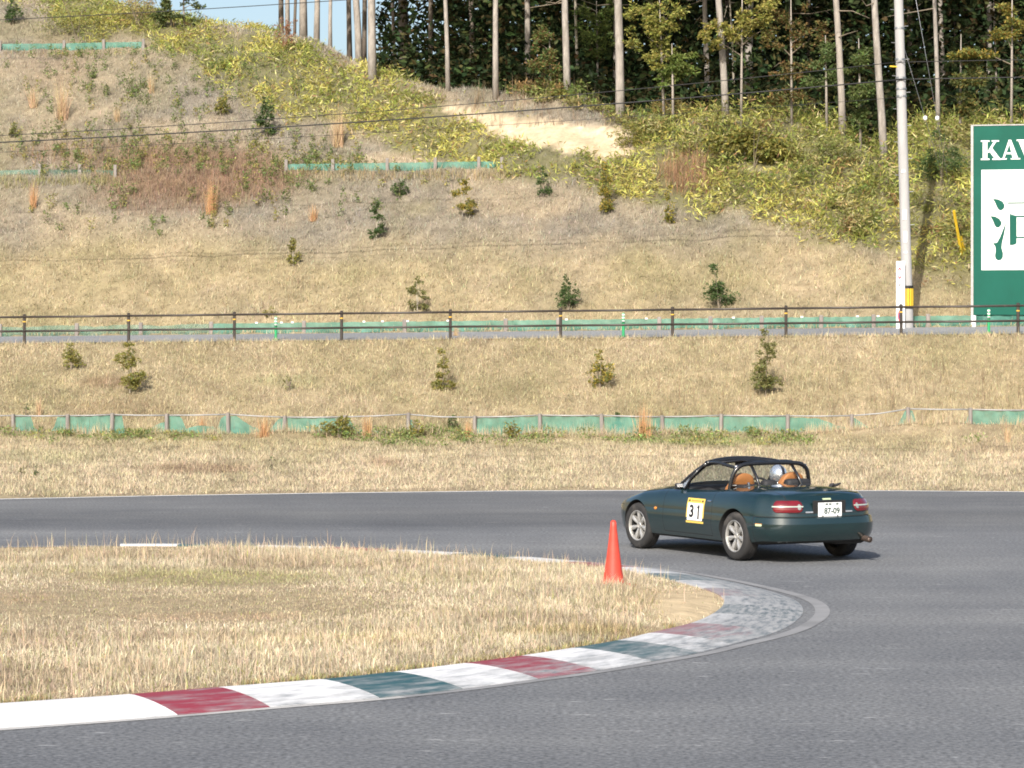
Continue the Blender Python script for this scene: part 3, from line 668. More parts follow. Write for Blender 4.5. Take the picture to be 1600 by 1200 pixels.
# ------------------------------------------------------------------ billboard
BL = slope_pt(1519, 3.35); dirb = Vector((math.cos(RA), math.sin(RA), 0)); nb = Vector((math.sin(RA), -math.cos(RA), 0))
bb = tag(empty('billboard', BL), 'big green billboard with white KAW lettering and a white panel', 'billboard')
def bpx(px, py):
    """photo pixel -> (u, height) on the board's plane"""
    d = Vector(((px - CX) / F, 1, (HY - py) / F)); o = Vector((0, 0, H)); pl = BL + nb * .06
    t = (pl - o).dot(nb) / d.dot(nb); q = o + d * t - BL; return q.dot(dirb), q.z
def bfn(u, w, d): return dirb * u + nb * d + Vector((0, 0, w))
u0, w1 = bpx(1521, 197); _, w0 = bpx(1521, 492); U1 = 5.6
P_ = lambda L: [bpx(*q) for q in L]
MB().prism([(.035, w0), (U1, w0), (U1, w1), (.035, w1)], bfn, -.02, .05).build('panel', M['green_sign'], bb)
for uu in (0.0, U1 + .03): MB().prism([(uu - .035, -.15), (uu + .03, -.15), (uu + .03, w1 + .02), (uu - .035, w1 + .02)], bfn, -.08, .065).build('edge_post', M['galv'], bb)
MB().prism([(-.035, w1 + .003), (U1 + .06, w1 + .003), (U1 + .06, w1 + .035), (-.035, w1 + .035)], bfn, -.07, .068).build('top_rail', M['galv'], bb)
for uu in (1.5, 3.0, 4.5): MB().prism([(uu - .05, -.15), (uu + .05, -.15), (uu + .05, w1 - .2), (uu - .05, w1 - .2)], bfn, -.17, -.08).build('rear_post', M['sign_dk'], bb)
MB().prism([(-.02, -.1), (.10, -.1), (.10, w0 - .02), (-.02, w0 - .02)], bfn, .066, .12).build('foot_plate', M['white'], bb)
for uu in (.32,): MB().prism([(uu - .03, -.15), (uu + .03, -.15), (uu + .03, w0), (uu - .03, w0)], bfn, -.06, -.02).build('support_leg', M['galv'], bb)
MB().prism([(.06, .02), (U1, .02), (U1, w0 + .02), (.06, w0 + .02)], bfn, -.30, -.24).build('shade_sheet', M['sign_dk'], bb)  # dark sheet standing in for the shade under the panel
a = bpx(1533.5, 265.5); b = bpx(1533.5, 422)
MB().prism([(a[0], b[1]), (U1 - .35, b[1]), (U1 - .35, a[1]), (a[0], a[1])], bfn, .045, .056).build('white_panel', M['white'], bb)
# lettering
def glyph(name, polys, m, d=.0):
    mb = MB()
    for i, p in enumerate(polys): mb.prism(p, bfn, .04, .058 + d + i * .0006)
    return mb.build(name, m, bb)
def letter(polys, ux, wy, h, sl=0): return [[(ux + q[0] * h, wy + q[1] * h) for q in p] for p in polys]
Kp = [[(0, 0), (.44, 0), (.44, .07), (0, .07)], [(.10, .06), (.33, .06), (.33, .94), (.10, .94)], [(0, .93), (.44, .93), (.44, 1), (0, 1)],
      [(.30, .36), (.42, .38), (.80, .95), (.66, .95)], [(.55, .93), (.92, .93), (.92, 1), (.55, 1)], [(.38, .50), (.56, .62), (.98, .06), (.70, .06)], [(.58, 0), (1.02, 0), (1.02, .07), (.58, .07)]]
Ap = [[(.0, 0), (.34, 0), (.34, .06), (.0, .06)], [(.12, .05), (.22, .05), (.50, .86), (.44, 1.0)], [(.42, 1.0), (.56, 1.0), (.92, .05), (.64, .05)], [(.26, .27), (.66, .27), (.66, .36), (.28, .36)], [(.54, 0), (1.02, 0), (1.02, .06), (.54, .06)]]
Wp = [[(0, .93), (.44, .93), (.44, 1), (0, 1)], [(.08, .95), (.34, .95), (.54, .10), (.46, 0)], [(.44, 0), (.54, 0), (.78, .80), (.70, .92)], [(.54, .93), (.98, .93), (.98, 1), (.54, 1)], [(.62, .95), (.86, .95), (1.04, .10), (.96, 0)], [(.94, 0), (1.04, 0), (1.34, .95), (1.25, .95)], [(1.12, .93), (1.46, .93), (1.46, 1), (1.12, 1)]]
ku, kb = bpx(1532.5, 250); _, ktop = bpx(1532.5, 219.5); kh = ktop - kb
glyph('letter_k', letter(Kp, ku, kb, kh), M['white'], .001)
glyph('letter_a', letter(Ap, bpx(1562.5, 249)[0], kb + .006, kh), M['white'], .001)
glyph('letter_w', letter(Wp, bpx(1588.5, 249)[0], kb + .012, kh), M['white'], .001)
Z = lambda L: [bpx(1200 + x / 4, 300 + y / 4) for x, y in L]
strokes = [Z([(1405, 42), (1440, 46), (1466, 60), (1479, 82), (1476, 100), (1464, 112), (1452, 116), (1440, 108), (1430, 92), (1420, 68)][::-1]),
           Z([(1389, 150), (1420, 153), (1446, 168), (1461, 190), (1456, 208), (1442, 222), (1428, 222), (1416, 208), (1406, 180)][::-1]),
           Z([(1491, 180), (1476, 262), (1462, 322), (1460, 350), (1469, 382), (1468, 408), (1456, 424), (1438, 428), (1423, 418), (1418, 398), (1423, 366), (1420, 340), (1405, 320), (1432, 316), (1450, 282)][::-1]),
           Z([(1498, 65), (1660, 64), (1700, 52), (1760, 70), (1498, 73)][::-1]),
           Z([(1510, 135), (1530, 143), (1554, 149), (1554, 318), (1544, 328), (1528, 332), (1511, 332)][::-1]),
           Z([(1553, 148), (1625, 148), (1625, 157), (1553, 157)][::-1]), Z([(1554, 279), (1625, 279), (1625, 288), (1554, 288)][::-1]),
           Z([(1618, 138), (1660, 150), (1652, 310), (1624, 300)][::-1]), Z([(1690, 66), (1735, 66), (1735, 400), (1712, 428), (1668, 412), (1690, 396)][::-1])]
for i, p in enumerate(strokes): glyph('brush_stroke', [p], M['green_sign'], .002 + i * .0008)

# ------------------------------------------------------------------ traffic cone
cp = G(958.5, 916, .10)
cone = tag(empty('traffic_cone', cp), 'faded red traffic cone standing in the dry infield grass', 'traffic cone')
MB().lathe([(.024, .66), (.03, .655), (.034, .60), (.058, .40), (.088, .17), (.112, .03), (.118, .03), (.118, .02), (.02, .02)], 28).build('cone_body', M['cone'], cone, True, 50)
MB().lathe([(.022, .655), (.024, .668), (.018, .67), (.014, .62)], 20).build('tip_rim', M['cone'], cone, True, 50)
MB().box((0, 0, .012), (.34, .34, .03), Matrix.Rotation(.5, 3, 'Z'), .008).build('base_plate', M['cone'], cone)
# ------------------------------------------------------------------ plants
def blades(P, h, w, col, lean=.35, two=False, rng=RNG, tipcol=1.12, face=False):
    """grass blades: one triangle each (or a bent three-triangle strip)"""
    n = len(P); a = rng.uniform(0, 2 * np.pi, n); b = rng.uniform(0, 2 * np.pi, n) if not face else rng.normal(0, .6, n)
    u = np.stack([np.cos(b), np.sin(b), np.zeros(n)], 1) * (w / 2)[:, None]
    L = np.abs(rng.normal(0, lean, n)) * h; d = np.stack([np.cos(a) * L, np.sin(a) * L, np.sqrt(np.maximum(h * h - L * L * .6, .1 * h * h))], 1)
    if not two:
        V = np.stack([P - u, P + u, P + d], 1).reshape(-1, 3); Fc = np.arange(3 * n).reshape(n, 3)
        C = np.repeat(col, 3, 0); C[2::3] *= tipcol
        return V, Fc, np.clip(C, 0, 1)
    mid = P + np.stack([d[:, 0] * .3, d[:, 1] * .3, d[:, 2] * .58], 1)
    V = np.stack([P - u, P + u, mid + u * .7, mid - u * .7, P + d], 1).reshape(-1, 3); o = np.arange(n)[:, None] * 5
    Fc = np.concatenate([o + [0, 1, 2], o + [0, 2, 3], o + [3, 2, 4]], 0); C = np.repeat(col, 5, 0)
    C[4::5] *= tipcol
    return V, Fc, np.clip(C, 0, 1)
def leaves(P, l, w, col, up=.3, rng=RNG, out=None, droop=0.0):
    n = len(P); d = rng.normal(0, 1, (n, 3)); d[:, 2] = d[:, 2] * .6 + up
    if out is not None: d = d + out
    d[:, 2] -= droop
    d /= np.linalg.norm(d, axis=1)[:, None]; r = rng.normal(0, 1, (n, 3)); s = np.cross(d, r); s /= np.linalg.norm(s, axis=1)[:, None] + 1e-9
    nn = np.cross(s, d)
    l = np.broadcast_to(l, n)[:, None]; w = np.broadcast_to(w, n)[:, None]
    V = np.stack([P, P + d * l * .45 + s * w * .5 + nn * w * .12, P + d * l, P + d * l * .45 - s * w * .5 + nn * w * .12], 1).reshape(-1, 3)
    o = np.arange(n)[:, None] * 4; Fc = np.concatenate([o + [0, 1, 2], o + [0, 2, 3]], 0)
    return V, Fc, np.clip(np.repeat(col, 4, 0), 0, 1)
def merge(parts):
    V = []; Fc = []; C = []; b = 0
    for v, f, c in parts: V.append(v); Fc.append(f + b); C.append(c); b += len(v)
    return np.vstack(V), np.vstack(Fc), np.vstack(C)
def jit(c, n, v=.18, hue=.06, rng=RNG):
    c = np.asarray(c, float); c = np.broadcast_to(c, (n, 3)) if c.ndim == 1 else c
    k = np.exp(rng.normal(0, v, n))[:, None]; return c * k * np.exp(rng.normal(0, hue, (n, 3)))
def stuff(name, parts, m, label):
    V, Fc, C = merge(parts); o = link(name, npmesh(name, V, Fc, C), m)
    return tag(o, label, None, None, 'stuff')
def inframe(P, mx=90, my=60):
    px, py = pix(P[:, 0], P[:, 1], P[:, 2]); return (px > -mx) & (px < 1600 + mx) & (py > -my) & (py < 1200 + my)

# ---- infield grass
def infield_pts(n):
    i = RNG.uniform(0, 158.99, n * 3); j = RNG.uniform(0, IK - .01, n * 3)
    i0 = i.astype(int); j0 = j.astype(int); fi = (i - i0)[:, None]; fj = (j - j0)[:, None]
    P = (INF[i0, j0] * (1 - fi) + INF[i0 + 1, j0] * fi) * (1 - fj) + (INF[i0, j0 + 1] * (1 - fi) + INF[i0 + 1, j0 + 1] * fi) * fj
    wgt = np.linalg.norm(INF[i0, IK] - INF[i0, 0], axis=1) / 22.0
    k = (RNG.uniform(0, 1, len(P)) < wgt) & inframe(P, 60, 120); return P[k], i[k] / 159, j[k] / IK
P, ti, kj = infield_pts(330000)
px, py = pix(P[:, 0], P[:, 1], P[:, 2])
dens = .25 + .9 * fbm(P[:, 0] * 1.3, P[:, 1] * 1.3, 41, 3)
dens *= 1 - .45 * ell(px, py, 250, 940, 470, 50, .5); dens *= 1 - .8 * ell(px, py, 243, 853, 60, 5, .3)
edge = np.minimum(kj, 1 - kj) * np.interp(ti, [0, 1], [16, 4]); dens *= np.clip(.25 + edge * 1.6, 0, 1)
dens *= 1 - .985 * ell(px, py, 1085, 946, 92, 46, .7)
dens *= 1 - .65 * ell(px, py, 900, 989, 130, 8, .5)
dens *= 1 - .55 * sstep(930, 1040, px)
k = RNG.uniform(0, 1, len(P)) < np.clip(dens, 0, 1); P = P[k]; px = px[k]; py = py[k]; n = len(P)
c = np.tile(np.array((.535, .46, .33)), (n, 1)); q = fbm(P[:, 0] * .7, P[:, 1] * .7, 51, 4)[:, None]
c = c + (np.array((.42, .345, .24)) - c) * sstep(.5, .72, q)
for (cx, cy, rx, ry, a, cc) in ((320, 905, 190, 14, .75, (.26, .26, .10)), (120, 945, 200, 26, .7, (.32, .28, .17)), (420, 945, 200, 24, .6, (.36, .31, .18)), (700, 905, 120, 10, .3, (.38, .32, .17)), (60, 1000, 90, 18, .45, (.36, .27, .19)), (330, 965, 160, 8, .4, (.42, .25, .16)), (900, 989, 130, 10, .5, (.36, .27, .09)), (150, 895, 150, 10, .3, (.34, .31, .15)), (40, 935, 60, 10, .3, (.40, .22, .16)), (1000, 940, 120, 20, .35, (.42, .34, .20)), (520, 1000, 220, 12, -.2, (.3, .3, .3))):
    c = c + (np.array(cc) - c) * (ell(px, py, cx, cy, rx, ry)[:, None] * a)
gr = (RNG.uniform(0, 1, n) < .05)[:, None]; c = np.where(gr, np.array((.27, .28, .09)), c)
hh = RNG.gamma(4, .0118, n) * (.72 + .6 * fbm(P[:, 0] * 1.1, P[:, 1] * 1.1, 61, 3)) ; flat_ = ell(px, py, 250, 940, 470, 52, .5); hh *= 1 - .62 * flat_; hh *= 1 + .35 * np.exp(-((py - 866) / 14) ** 2) * ell(px, py, 470, 866, 170, 40); hh *= 1 - .75 * ell(px, py, 243, 857, 70, 12, .4); hh *= 1 - .45 * ell(px, py, 60, 858, 200, 14, .5); hh *= 1 + 1.0 * ell(px, py, 958, 920, 55, 14, .5)
hh *= 1 - .6 * sstep(960, 1080, px)
pr = [blades(P, hh, RNG.uniform(.004, .0095, n), jit(c * (.62 + .74 * fbm(P[:, 0] * 2.6, P[:, 1] * 2.6, 57, 3))[:, None], n, .27, .05), .95, True)]
kk = RNG.choice(np.where(flat_ < .2)[0], 1500, False); tall = P[kk]; pr.append(blades(tall, RNG.uniform(.12, .24, 1500), np.full(1500, .006), jit((.62, .50, .33), 1500), .25, True))
kk = np.where((py > 850) & (py < 880) & (px > 100) & (px < 700))[0]; kk = RNG.choice(kk, 160, False); pr.append(blades(P[kk], RNG.uniform(.12, .32, 160), np.full(160, .006), jit((.55, .44, .30), 160), .2, True))
stuff('infield_grass', pr, M['straw'], 'dry straw-coloured grass inside the hairpin')
# green weeds along the kerb's grassy side
ss = RNG.uniform(KS[0], s_tip - 2.5, 3600); oo = .78 + np.abs(RNG.normal(0, .06, 3600)); pp = np.array([koff(a, b) for a, b in zip(ss, oo)]); kn_ = fbm(ss * .9, ss * 0, 3, 3) > .5
pp = pp[kn_]; P = np.column_stack([pp, np.full(len(pp), .05)]); P = P[inframe(P)]
stuff('kerb_weeds', [blades(P, RNG.uniform(.02, .07, len(P)), RNG.uniform(.006, .012, len(P)), jit((.36, .31, .16), len(P), .3, .1), .6, True)], M['straw'], 'short olive weeds along the edge of the kerb')

# ---- apron, bank and hillside grass
def scatter(n, x0, x1, y0, y1):
    x = RNG.uniform(x0, x1, n); y = RNG.uniform(y0, y1, n); return np.column_stack([x, y, terrain(x, y)])
def field_grass(P, hs, ws, lean, keep=None, dark=1.0):
    P = P[inframe(P, 60, 40)]; px, py = pix(P[:, 0], P[:, 1], P[:, 2])
    if keep is not None: k = keep(P, px, py); P = P[k]; px = px[k]; py = py[k]
    n = len(P); c = hillcol(px, py) * dark
    return blades(P, RNG.gamma(7, hs / 7, n) * (.6 + .8 * fbm(P[:, 0] * .8, P[:, 1] * .8, 71, 3)), RNG.uniform(.6, 1.3, n) * ws, jit(c, n, .18, .05), lean)
P = scatter(190000, -15, 15, 46.5, 66.5); k = (P[:, 1] > far_y(P[:, 0]) + .12) & (P[:, 1] < fence_y(P[:, 0]) + .4)
stuff('apron_grass', [field_grass(P[k], .075, .018, .8)], M['straw'], 'dry grass between the track and the lower fence')
P = scatter(170000, -16, 16, 64, 76.5); k = (P[:, 1] > fence_y(P[:, 0]) + .1) & (vdist(P[:, 0], P[:, 1]) < -.02)
stuff('bank_grass', [field_grass(P[k], .095, .021, .8)], M['straw'], 'dry straw-coloured grass on the lower bank')
P = scatter(420000, -22, 20, 72, 108); v = vdist(P[:, 0], P[:, 1]); e = slope_z(P[:, 0], P[:, 1]) - crest_z(P[:, 0])
k = (v > 3.15) & (e < .8)
def keep(P, px, py): return (RNG.uniform(0, 1, len(P)) > sasa_px(px, py) * .85) & (scarp_px(px, py) < .4) & (RNG.uniform(0, 1, len(P)) < .35 + 1.1 * fbm(P[:, 0] * 1.5, P[:, 1] * 1.5, 81, 3))
stuff('hillside_grass', [field_grass(P[k], .12, .026, .8, keep)], M['straw'], 'dry grey-brown grass on the hillside')
# thin strip of straw at the lane's edges and under the railing
P = scatter(30000, -16, 16, 69, 78); v = vdist(P[:, 0], P[:, 1]); k = ((v > -.25) & (v < .22)) | ((v > 3.0) & (v < 3.45))
stuff('roadside_grass', [field_grass(P[k], .13, .018, .5)], M['straw'], 'tufts of dry grass at the edges of the upper road')
# dark dry stalks standing along the lower fence, russet brush on the hill
parts = []
for (x0, x1, y0, y1, n, hmin, hmax, cc) in ((0, 1600, 628, 660, 900, .25, .6, (.27, .21, .13)), (1000, 1600, 600, 650, 260, .3, .75, (.30, .23, .14)), (0, 420, 636, 655, 260, .25, .5, (.28, .20, .13))):
    xx = RNG.uniform(x0, x1, n); yy = RNG.uniform(y0, y1, n); cl = fbm(xx * .03, yy * 0, 7, 3) > .45; xx = xx[cl]; yy = yy[cl]
    D = np.interp(yy, [533, 652], [72.5, 66.4]); P = np.column_stack([(xx - CX) / F * D, D, np.zeros(len(xx))]); P[:, 2] = terrain(P[:, 0], P[:, 1])
    parts.append(blades(P, RNG.uniform(hmin, hmax, len(P)), np.full(len(P), .016), jit(cc, len(P), .2), .12))
for (x0, x1, yy, n) in ((440, 790, 269, 700), (-20, 200, 278, 500), (-20, 230, 81, 260)):
    xx = RNG.uniform(x0, x1, n); P = np.array([tuple(T(a_, yy + RNG.uniform(0, 3), 74)) for a_ in np.linspace(x0, x1, 60)]); P = np.column_stack([np.interp(xx, np.linspace(x0, x1, 60), P[:, k_]) for k_ in range(3)]) + np.column_stack([np.zeros(n), RNG.uniform(-.5, -.05, n), np.zeros(n)]); P[:, 2] = terrain(P[:, 0], P[:, 1])
    parts.append(blades(P, RNG.uniform(.12, .42, n), np.full(n, .022), jit((.36, .29, .17) if RNG.uniform() < .5 else (.30, .28, .13), n, .25), .3))
n = 7000; xx = RNG.uniform(-14, 14, n); P = np.column_stack([xx, fence_y(xx) - RNG.uniform(.05, .9, n), xx * 0]); P[:, 2] = terrain(P[:, 0], P[:, 1]); cl = fbm(xx * 1.5, xx * 0, 9, 3) > np.interp(xx, [-14, -4, -3, 6, 14], [.5, .5, .36, .36, .45]); P = P[cl]
parts.append(blades(P, RNG.uniform(.10, .34, len(P)), np.full(len(P), .015), jit((.48, .40, .26), len(P), .2), .3))
stuff('dry_stalks', parts, M['straw'], 'sparse dry stalks standing along the green nets')
def hill_pts(n, cx, cy, rx, ry):
    P = scatter(n * 14, (cx - rx - 800) / F * 100 - 1, (cx + rx - 800) / F * 84 + 1, 74, 106); px, py = pix(P[:, 0], P[:, 1], P[:, 2])
    k = RNG.uniform(0, 1, len(P)) < ell(px, py, cx, cy, rx, ry, .5); return P[k][:n]
parts = []
for (cx, cy, rx, ry, n, cc, h) in ((300, 280, 150, 40, 4800, (.27, .19, .13), .20), (250, 315, 110, 20, 2500, (.29, .20, .14), .2), (400, 280, 70, 30, 2200, (.31, .21, .15), .2), (1080, 275, 50, 34, 2400, (.31, .19, .11), .4), (150, 245, 140, 22, 1800, (.33, .22, .13), .26)):
    P = hill_pts(n, cx, cy, rx, ry); parts.append(blades(P, RNG.gamma(8, h / 8, len(P)), np.full(len(P), .017), jit(cc, len(P), .25, .08), .3))
stuff('russet_brush', parts, M['straw'], 'russet brown brush spread over the middle of the hillside')
# small upright green weeds dotted over the left hillside
parts = []
for (cx, cy, rx, ry, n) in ((250, 130, 260, 60, 190), (150, 240, 180, 40, 210), (420, 250, 160, 40, 180), (500, 300, 200, 40, 70), (250, 330, 220, 40, 70)):
    for q in hill_pts(n, cx, cy, rx, ry):
        h = RNG.uniform(.2, .6); m = 34; t = RNG.uniform(0, 1, m); P = q + np.column_stack([RNG.normal(0, .05, m), RNG.normal(0, .05, m), t * h])
        parts.append(leaves(P, .10, .035, jit((.15, .19, .06) if RNG.uniform() < .7 else (.27, .25, .08), m, .3, .1), .6))
stuff('green_weeds', parts, M['leaf'], 'small upright green weeds dotted over the left hillside')
# weeds in front of the lower fence
parts = []
for i in range(260):
    px = RNG.uniform(-20, 1620); py = RNG.uniform(676, 699)
    if RNG.uniform() > ell(px, py, 690, 685, 230, 20) * .9 + ell(px, py, 1130, 690, 180, 14) + ell(px, py, 160, 686, 220, 12) * .6 + .05: continue
    q = T(px, py, 50); h = RNG.uniform(.08, .26); m = 40; t = RNG.uniform(0, 1, m) ** .8
    P = np.array(q) + np.column_stack([RNG.normal(0, .13, m), RNG.normal(0, .13, m), t * h]); parts.append(leaves(P, .09, .03, jit((.19, .235, .075) if RNG.uniform() < .75 else (.30, .28, .10), m, .3, .1), .8))
stuff('fence_weeds', parts, M['leaf'], 'green weeds growing in front of the lower fence')

# ---- dwarf bamboo
P = scatter(700000, -24, 21, 76, 112); P = P[inframe(P, 60, 60)]; px, py = pix(P[:, 0], P[:, 1], P[:, 2]); e = slope_z(P[:, 0], P[:, 1]) - crest_z(P[:, 0])
k = (e < 3.0) & (vdist(P[:, 0], P[:, 1]) > 5) & (RNG.uniform(0, 1, len(P)) < sasa_px(px, py) * np.clip(2.3 * fbm(P[:, 0] * .8, P[:, 1] * .8, 91, 4) - .66, .03, 1)) & (scarp_px(px, py) < .25)
P = P[k]; px = px[k]; py = py[k]; e = e[k]; n = len(P)
top = fbm(P[:, 0] * .7, P[:, 1] * .7, 95, 3)
c1 = np.array((.50, .47, .125)); c2 = np.array((.27, .30, .07)); c3 = np.array((.60, .54, .27)); q = fbm(px * .03, py * .05, 97, 3)[:, None]
c = c1 + (c2 - c1) * sstep(.42, .68, q); c = c + (c2 * .9 - c) * (sstep(950, 1250, px) * sstep(330, 220, py) * .75)[:, None]; c = c * (.45 + 1.05 * fbm(P[:, 0] * 1.5, P[:, 1] * 1.5, 99, 3))[:, None]; rr = RNG.uniform(0, 1, n)[:, None]; c = np.where(rr < .10, c3, c); c = np.where(rr > .93, np.array((.33, .20, .10)), c)
hh = np.abs(RNG.normal(0, .17, n)) * (.3 + 1.1 * top) * (1 + 1.3 * sstep(980, 1150, px) * sstep(380, 300, py)) + .02
parts = [leaves(P + np.column_stack([np.zeros(n), np.zeros(n), hh]), RNG.uniform(.13, .28, n), RNG.uniform(.026, .050, n), jit(c, n, .2, .06), .55)]
stuff('dwarf_bamboo', parts, M['leaf'], 'yellow-green dwarf bamboo spreading down from the wood')
# bushy undergrowth where the wood's edge spills down on the right
parts = []
for i in range(300):
    px = RNG.uniform(790, 1640); up = np.interp(px, [790, 1000, 1640], [120, 150, 130]); lo_ = np.interp(px, [790, 990, 1050, 1200, 1350, 1640], [150, 205, 250, 320, 380, 410]); py = RNG.uniform(up, lo_)
    if scarp_px(np.array(px), np.array(py)) > .1: continue
    q = T(px, py, 74); h = RNG.uniform(.15, .6) * (1.15 if px > 1000 else .8); m = int(60 + 90 * h); w = RNG.uniform(.2, .45)
    cc = [(.22, .235, .065), (.30, .28, .10), (.15, .19, .05), (.36, .32, .14), (.28, .19, .08)][RNG.choice(5, p=[.34, .24, .2, .14, .08])]
    P = np.array(q) + np.column_stack([RNG.normal(0, w * .5, m), RNG.normal(0, w * .5, m), RNG.uniform(0, 1, m) ** .7 * h]); parts.append(leaves(P, RNG.uniform(.10, .2, m), RNG.uniform(.03, .055, m), jit(cc, m, .28, .08), .5))
stuff('undergrowth', parts, M['leaf'], 'bushy olive undergrowth along the edge of the wood')
# pale dry twigs over the scar's lip
parts = []
for i in range(70):
    q = T(RNG.uniform(690, 985), RNG.uniform(150, 200)); m = 6
    parts.append(blades(np.array(q) + RNG.normal(0, .06, (m, 3)) * np.array((1, 1, .1)), RNG.uniform(.3, .9, m), np.full(m, .014), jit((.25, .19, .12), m, .3), .25))
stuff('scar_twigs', parts, M['straw'], 'thin bare twigs along the lip of the clay scar')

# ------------------------------------------------------------------ individual shrubs
def crown_mesh(name, blobs, n, l, w, cols, parent, up=.35, droop=0.0, fill=.35, rng=RNG):
    """blobs: (x,y,z,rx,ry,rz) ; leaves sit in twig-sized bunches inside them"""
    pts = []; wts = np.array([b[3] * b[4] * b[5] for b in blobs]) ** .72; wts /= wts.sum(); P = []; O = []
    for b, wt in zip(blobs, wts):
        m = max(8, int(n * wt)); kb = max(3, m // 9)
        d = rng.normal(0, 1, (kb, 3)); d /= np.linalg.norm(d, axis=1)[:, None]; r = rng.uniform(fill, 1.0, kb) ** .6
        cen = d * r[:, None] * (rng.uniform(.75, 1.15, kb)[:, None]); pick = rng.integers(0, kb, m)
        q = cen[pick] + rng.normal(0, .14, (m, 3)); P.append(np.array(b[:3]) + q * np.array(b[3:6])); O.append(d[pick] * .6)
    P = np.vstack(P); O = np.vstack(O); m = len(P); cc = np.array(cols, float); c = cc[rng.integers(0, len(cc), m)]
    V, Fc, C = leaves(P, rng.uniform(.7, 1.25, m) * l, rng.uniform(.7, 1.25, m) * w, jit(c, m, .22, .07, rng), up, rng, O, droop)
    return link(name, npmesh(name, V, Fc, C), M['leaf'], parent)
YG = [(.23, .22, .055), (.31, .27, .07), (.17, .18, .05)]; DG = [(.075, .125, .04), (.11, .155, .05), (.06, .10, .035)]; YL = [(.22, .21, .06), (.45, .34, .06), (.15, .17, .05)]; OL = [(.17, .18, .065), (.23, .22, .08)]
SH = [  # base px, height px, width px, colours, shape, label
 (111, 580, 46, 40, YG, 'cone', 'small leaning olive shrub, leftmost on the lower bank'),
 (203, 614, 80, 54, YG, 'tier', 'tiered olive shrub with bare stem near the left of the lower bank'),
 (451, 611, 26, 24, OL, 'wisp', 'tiny sparse shrub alone on the lower bank'),
 (691, 610, 66, 40, YG, 'spire', 'slim olive shrub in the middle of the lower bank'),
 (938, 606, 58, 50, YL, 'cone', 'conical yellowish shrub on the lower bank behind the cone'),
 (1196, 620, 108, 60, OL, 'spire', 'tallest shrub of the lower bank, behind the roadster'),
 (421, 497, 18, 26, YG, 'mound', 'low olive tuft right behind the railing, above a delineator'),
 (652, 488, 58, 36, OL, 'tier', 'umbrella-shaped sapling with bare stem just behind the railing'),
 (888, 486, 56, 46, DG, 'cone', 'dark green conical shrub just behind the railing'),
 (1124, 486, 72, 56, DG, 'cone', 'wide dark green shrub just behind the railing, right of centre'),
 (588, 376, 62, 32, DG, 'tier', 'two-tiered shrub alone in the middle of the slope'),
 (625, 308, 30, 30, DG, 'mound', 'small round shrub just below the halfway net strip'),
 (722, 340, 64, 44, YL, 'tier', 'bushy shrub with yellow lower leaves below the halfway net strip'),
 (458, 417, 48, 26, YG, 'tier', 'short shrub with thin bare stem on the left slope'),
 (849, 307, 46, 28, DG, 'spire', 'narrow dark shrub at the lower edge of the dwarf bamboo'),
 (947, 335, 84, 40, YL, 'spire', 'tall shrub with yellow base leaves below the clay scar'),
 (1046, 352, 64, 24, YL, 'spire', 'thin yellowing shrub casting a dark shadow right of the clay scar'),
 (417, 215, 62, 36, DG, 'cone', 'dark green shrub above the halfway net strip, under the cable'),
 (345, 182, 32, 28, YG, 'mound', 'small olive bush high on the left hillside at the bamboo edge'),
 (20, 38, 40, 30, DG, 'cone', 'dark green shrub at the top left corner of the hillside'),
 (22, 216, 26, 20, OL, 'mound', 'small dark bush on the cables at the left edge'),
 (205, 215, 30, 16, OL, 'wisp', 'sparse weed shrub with grey shadow on the left hillside'),
 (530, 685, 36, 56, YG, 'mound', 'broad olive weed bush in front of the torn green net'),
 (965, 673, 28, 22, DG, 'spire', 'single dark green bush against the lower green net'),
 (800, 688, 30, 28, YG, 'mound', 'bright green weed clump against the lower net, right of the olive bush'),
 (651, 684, 28, 26, YG, 'mound', 'green weed clump beside a stake of the lower fence'),
 (707, 671, 24, 18, DG, 'mound', 'small green bush behind the lower fence'),
 (34, 744, 16, 16, OL, 'wisp', 'tiny spiky seedling, left one of two by the track'),
 (55, 744, 16, 12, DG, 'wisp', 'tiny green seedling, right one of two by the track'),
 (425, 735, 22, 12, DG, 'wisp', 'tiny green seedling alone in the grass before the track'),
 (40, 652, 22, 10, DG, 'wisp', 'tiny green seedling just above the lower fence at far left'),
 (1178, 262, 80, 130, YG, 'spray', 'fern-like green conifer bush at the edge of the wood'),
 (1470, 290, 90, 90, DG, 'cone', 'dark glossy bush between the pole and the billboard'),
 (985, 232, 40, 70, YG, 'mound', 'green bush at the right end of the clay scar'),
 (445, 78, 52, 44, [(.34, .17, .09), (.28, .15, .08)], 'wisp', 'rust-brown leafless bush before the trunks by the sky'),
 (120, 62, 95, 170, [(.28, .29, .08), (.36, .34, .12), (.18, .21, .06)], 'mound', 'large bright bamboo thicket on the crest at top left'),
 (215, 40, 60, 90, [(.32, .27, .12), (.38, .28, .15), (.2, .2, .08)], 'wisp', 'brownish twiggy thicket on the crest left of the sky'),
 (640, 108, 36, 40, DG, 'mound', 'dark green bush beside the big pale trunk'),
 (870, 140, 60, 60, DG, 'mound', 'glossy green bush between the trunks above the clay scar'),
 (985, 160, 60, 44, DG, 'mound', 'dark evergreen bush right of the pale trunk above the scar'),
 (1050, 190, 40, 70, [(.33, .22, .07), (.25, .22, .08), (.2, .2, .07)], 'mound', 'orange-tinged bush at the edge of the wood'),
 (1330, 150, 80, 80, DG, 'mound', 'dark leafy bush among the right trunks'),
 (1290, 262, 50, 110, [(.28, .27, .10), (.22, .24, .08)], 'mound', 'pale olive undergrowth mound left of the pole'),
 (1560, 268, 40, 70, DG, 'mound', 'dark undergrowth beside the top of the billboard'),
]
